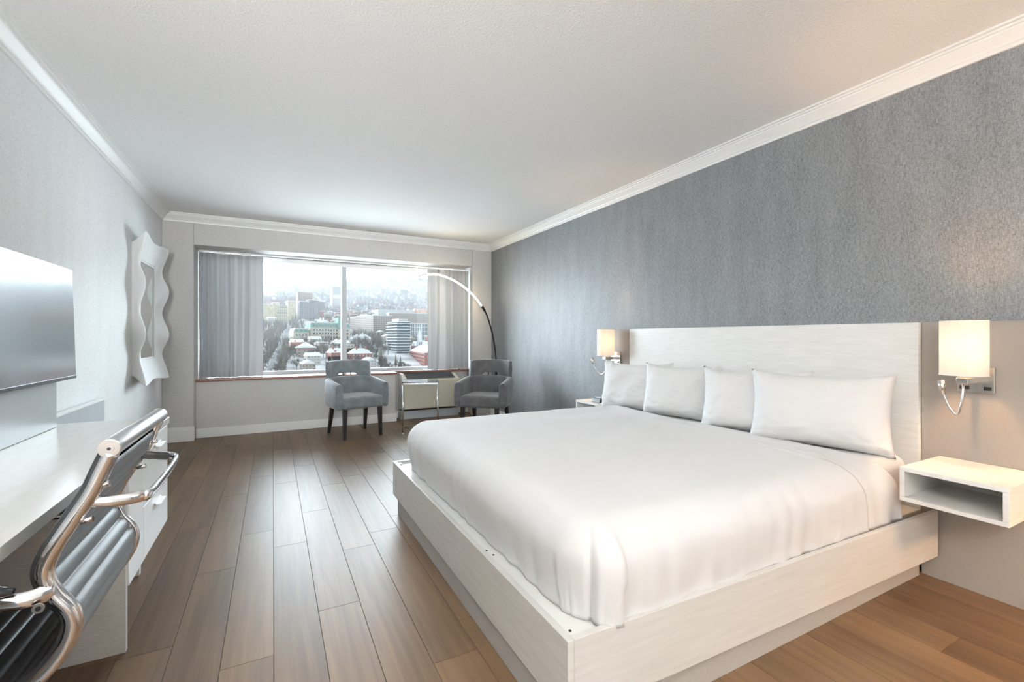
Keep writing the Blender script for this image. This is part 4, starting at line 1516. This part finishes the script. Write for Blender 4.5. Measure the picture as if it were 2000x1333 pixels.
# avenues: cleared road beds lying on the snow
for (a, b), lb in zip(AVE, ('straight tree lined avenue running away at the left of the view', 'curving avenue below the balcony building', 'side street among trees at the far left')):
    rd = MB()
    n_ = 40
    av, bv = Vector((*a, 0)), Vector((*b, 0))
    nr = (bv - av).normalized()
    nr = Vector((nr.y, -nr.x, 0))
    rd.grid(lambda u, v: (lambda p: (p.x, p.y, zt(p.x, p.y) + 0.35))(av.lerp(bv, u) + nr * (v - 0.5) * 8), n_, 1)
    tag(rd.build('avenue', mat('wet_asphalt_' + lb[:4], (0.34 * CB, 0.34 * CB, 0.35 * CB), 0.8, noise_s=0.2, amt=0.2), fix=False), lb, 'street', kind='structure')

# houses: about 290 single things, the rest far away as one piece of stuff
walls_ = ['tan', 'pale', 'red_wall', 'pale', 'brown_apt', 'tan']
protos = []
for i in range(8):
    w, d, h, rh = R.uniform(9, 15), R.uniform(9, 13), R.uniform(5.5, 9), R.uniform(2.5, 4.5)
    mb = MB()
    mb.box(-w / 2, w / 2, -d / 2, d / 2, -3, h)
    mb.mi(1)
    if i % 3 == 2:
        h += 4
        mb.mi(0).box(-w / 2, w / 2, -d / 2, d / 2, 0, h)
        mb.mi(1).box(-w / 2 - 0.3, w / 2 + 0.3, -d / 2 - 0.3, d / 2 + 0.3, h, h + 0.7)
        mb.mi(0).box(-1.5, 1.5, -1, 1, h, h + 2.5)
    else:
        mb.add([(-w / 2 - 0.5, -d / 2 - 0.6, h), (w / 2 + 0.5, -d / 2 - 0.6, h), (w / 2 + 0.5, d / 2 + 0.6, h), (-w / 2 - 0.5, d / 2 + 0.6, h), (-w / 2 - 0.5, 0, h + rh), (w / 2 + 0.5, 0, h + rh)],
               [(0, 1, 5, 4), (2, 3, 4, 5), (0, 4, 3), (1, 2, 5), (0, 3, 2, 1)])
        mb.mi(0).box(w * 0.2, w * 0.2 + 0.9, 1, 1.9, h, h + rh + 0.9)
    o = mb.build('snowy_house', [C[walls_[i % 6]], C['snow']])
    tag(o, 'snow roofed house among bare trees on the city hillside', 'house', 'snow roofed houses of the city')
    protos.append(o)
spots = []
y = 505.0
while y < 1150:
    x = -0.09 * y
    while x < 0.44 * y:
        xx, yy = x + R.uniform(-5, 5), y + R.uniform(-5, 5)
        if clear(xx, yy, 7) and all(seg_d(xx, yy, a, b) > 17 for a, b in AVE) and R.random() < 0.62 and not (yy < 640 and xx < 20):
            spots.append((xx, yy))
        x += 27
    y += 27
spots.sort(key=lambda p: p[1])
spots = spots[:288]
for i, (x, y) in enumerate(spots):
    o = protos[i] if i < 8 else protos[R.randrange(8)].copy()
    if i >= 8:
        COL.objects.link(o)
    o.location = (x, y, zt(x, y))
    o.rotation_euler = (0, 0, R.choice([0.2, 1.75]) + R.uniform(-0.1, 0.1))
ymax = spots[-1][1]
fm = MB()
y = ymax + 10
while y < 4150:
    st = 22 + (y - 900) * 0.010
    x = -0.10 * y
    while x < 0.47 * y:
        if R.random() < 0.66:
            xx, yy = x + R.uniform(-13, 13), y + R.uniform(-13, 13)
            if clear(xx, yy, 8):
                big = R.random() < 0.05
                w, d, h = (R.uniform(20, 40), 18, R.uniform(14, 30)) if big else (R.uniform(10, 20), R.uniform(9, 14), R.uniform(5, 10))
                a = R.uniform(-0.3, 1.9)
                z = zt(xx, yy)
                ca_, sa_ = cos(a), sin(a)
                P = [(xx + ca_ * u - sa_ * v, yy + sa_ * u + ca_ * v) for u, v in ((-w / 2, -d / 2), (w / 2, -d / 2), (w / 2, d / 2), (-w / 2, d / 2))]
                fm.mi(R.randrange(4))
                fm.add([(p[0], p[1], z - 4) for p in P] + [(p[0], p[1], z + h) for p in P], [(0, 1, 5, 4), (1, 2, 6, 5), (2, 3, 7, 6), (3, 0, 4, 7)])
                fm.mi(4)
                fm.add([(p[0], p[1], z + h) for p in P], [(0, 1, 2, 3)])
        x += st
    y += st
plain = [mat('far_wall_tan', (0.38 * CB, 0.33 * CB, 0.30 * CB), 0.9, noise_s=0.1, amt=0.1), mat('far_wall_grey', (0.33 * CB, 0.33 * CB, 0.34 * CB), 0.9, noise_s=0.1, amt=0.1),
         mat('far_wall_dark', (0.20 * CB, 0.18 * CB, 0.19 * CB), 0.9, noise_s=0.1, amt=0.1), mat('far_wall_red', (0.33 * CB, 0.22 * CB, 0.20 * CB), 0.9, noise_s=0.1, amt=0.1)]
tag(fm.build('distant_houses', plain + [C['snow']], fix=False), 'countless tiny snowy houses covering the distant hillside', 'houses', kind='stuff')
FAR = ('tallest hazy high-rise, second in the row on the right hillside', 'broad hazy high-rise in the middle of the right hillside row', 'leftmost of the hazy high-rises in the right hillside row', 'low hazy high-rise just right of the broad one on the right hillside', 'rightmost hazy high-rise beside the grey curtain', 'pale far tower between the two others at the left skyline', 'right one of the three pale towers on the left skyline', 'left one of the three pale towers on the left skyline')
for (x, y, w, h), lb in zip(((640, 2900, 34, 44), (690, 2930, 40, 34), (600, 2950, 30, 30), (745, 2850, 30, 26), (860, 2900, 40, 24), (52, 2080, 22, 34), (78, 2100, 16, 28), (30, 2060, 18, 24)), FAR):
    bld('distant_tower', lb, 'building', (x, y), (x + w, y + 4), 24, h, C['grey_tower'], C['snow'], group='far hazy high-rises')

# bare trees
def bare_tree(seed, hgt):
    rr = random.Random(seed)
    mb = MB()

    def br(p, d, ln, rad, lv):
        q = p + d * ln
        a = d.cross(Vector((0.3, 0.7, 0.2))).normalized()
        b = d.cross(a)
        vs = []
        for (c, r) in ((p, rad), (q, rad * 0.6)):
            for k in range(3):
                an = k * 2.094
                vs.append(c + a * cos(an) * r + b * sin(an) * r)
        mb.add(vs, [(0, 1, 4, 3), (1, 2, 5, 4), (2, 0, 3, 5)])
        if lv == 0:
            return
        for k in range(5 if lv > 1 else 5):
            nd = (d + Vector((rr.uniform(-1, 1), rr.uniform(-1, 1), rr.uniform(-0.25, 0.75))) * 0.85).normalized()
            br(p.lerp(q, rr.uniform(0.55, 1.0)), nd, ln * rr.uniform(0.5, 0.72), rad * 0.55, lv - 1)
    br(Vector((0, 0, -1)), Vector((0, 0, 1)), hgt * 0.42, 0.42, 4)
    return mb


tp = []
for i in range(4):
    o = bare_tree(50 + i, R.uniform(11, 15)).build('bare_tree', C['bark'], fix=False)
    tag(o, 'leafless grey-brown winter tree standing in the snow', 'tree', 'bare trees of the city')
    tp.append(o)
cn = MB()
for k in range(7):
    cn.lathe([(3.4 - 0.42 * k, 1.5 + 1.9 * k), (2.0 - 0.25 * k, 2.2 + 1.9 * k), (0.1, 4.6 + 1.9 * k)], 9, (0.15 * (k % 2), 0.1 * (k % 3), 0), cap=False)
cn.lathe([(0.35, -1), (0.3, 3)], 6)
pine = cn.build('conifer_tree', C['conifer'])
tag(pine, 'dull green conifer by the snowy gardens', 'tree', 'conifers among the bare trees')
tspots = []
for (a, b), gap in zip(AVE, (9, 9, 10)):
    ln = math.hypot(b[0] - a[0], b[1] - a[1])
    n_ = int(min(ln, 430) / gap)
    for i in range(n_):
        u = i * gap / ln
        for sd in (-11, -6.5, 6.5, 11):
            tspots.append((lerp(a[0], b[0], u) + sd + R.uniform(-1.5, 1.5), lerp(a[1], b[1], u) + R.uniform(-3, 3)))
for i in range(600):
    y = 500 + 380 * R.random() ** 1.5
    x = R.uniform(-0.06, 0.36) * y
    tspots.append((x, y))
tspots = [p for p in tspots if clear(p[0], p[1], -3) and all((p[0] - q[0]) ** 2 + (p[1] - q[1]) ** 2 > 60 for q in spots) and all(seg_d(p[0], p[1], a, b) > 5 for a, b in AVE) and not (28 < p[0] < 75 and 505 < p[1] < 550 and R.random() < 0.85)]
tspots.sort(key=lambda p: p[1] + R.uniform(0, 130))
n_con = 0
for i, (x, y) in enumerate(tspots[:312]):
    if i % 12 == 5:
        o = pine if n_con == 0 else pine.copy()
        if n_con:
            COL.objects.link(o)
        n_con += 1
    else:
        j = i - n_con
        o = tp[j] if j < 4 else tp[R.randrange(4)].copy()
        if j >= 4:
            COL.objects.link(o)
    o.location = (x, y, zt(x, y))
    s_ = R.uniform(0.75, 1.15)
    o.scale = (s_, s_, s_)
    o.rotation_euler = (0, 0, R.uniform(0, 6.28))
# woods further off: one twiggy mass
wd = MB()


def twig_clump(x, y, s_):
    z = zt(x, y)
    for k in range(9):
        a = R.uniform(0, 6.28)
        r1 = R.uniform(1.0, 3.8) * s_
        h1 = R.uniform(6, 12) * s_
        t0 = R.uniform(0, 3) * s_
        c_, q_ = cos(a), sin(a)
        wd.add([(x - q_ * 0.5, y + c_ * 0.5, z + t0), (x + q_ * 0.5, y - c_ * 0.5, z + t0), (x + c_ * r1, y + q_ * r1, z + h1)], [(0, 1, 2)])


for (x, y) in tspots[312:]:
    twig_clump(x, y, 1.15)
for i in range(5200):
    y = 640 + 3300 * R.random() ** 1.35
    x = R.uniform(-0.08, 0.42) * y
    if clear(x, y, -4) and (noise.noise(Vector((x / 90, y / 160, 7))) > -0.12):
        twig_clump(x, y, 1.2 + y / 2600)
tag(wd.build('distant_trees', C['bark'], fix=False), 'grey-brown mass of leafless trees filling the distant streets', 'trees', kind='stuff')

# winter haze hanging over the city
if HAZE > 0:
    hz_ = MB()
    hz_.hexa([(-600, 380, -130), (700, 380, -130), (3400, 4300, 250), (-900, 4300, 250), (-600, 380, 35), (700, 380, 35), (3400, 4300, 575), (-900, 4300, 575)])
    hz = hz_.build('winter_haze', None)
    hz.data.materials.clear()
    hm = bpy.data.materials.new('winter_haze')
    hm.use_nodes = True
    hn, hl = hm.node_tree.nodes, hm.node_tree.links
    hn.clear()
    ho = hn.new('ShaderNodeOutputMaterial')
    vs_ = hn.new('ShaderNodeVolumeScatter')
    vs_.inputs['Density'].default_value = HAZE
    vs_.inputs['Anisotropy'].default_value = 0.0
    vs_.inputs['Color'].default_value = (0.80, 0.83, 0.86, 1)
    hl.new(vs_.outputs['Volume'], ho.inputs['Volume'])
    hz.data.materials.append(hm)
    tag(hz, 'pale winter haze over the distant hillside', 'haze', kind='stuff')

for o in bpy.data.objects:
    if '_o' in o:
        del o['_o']
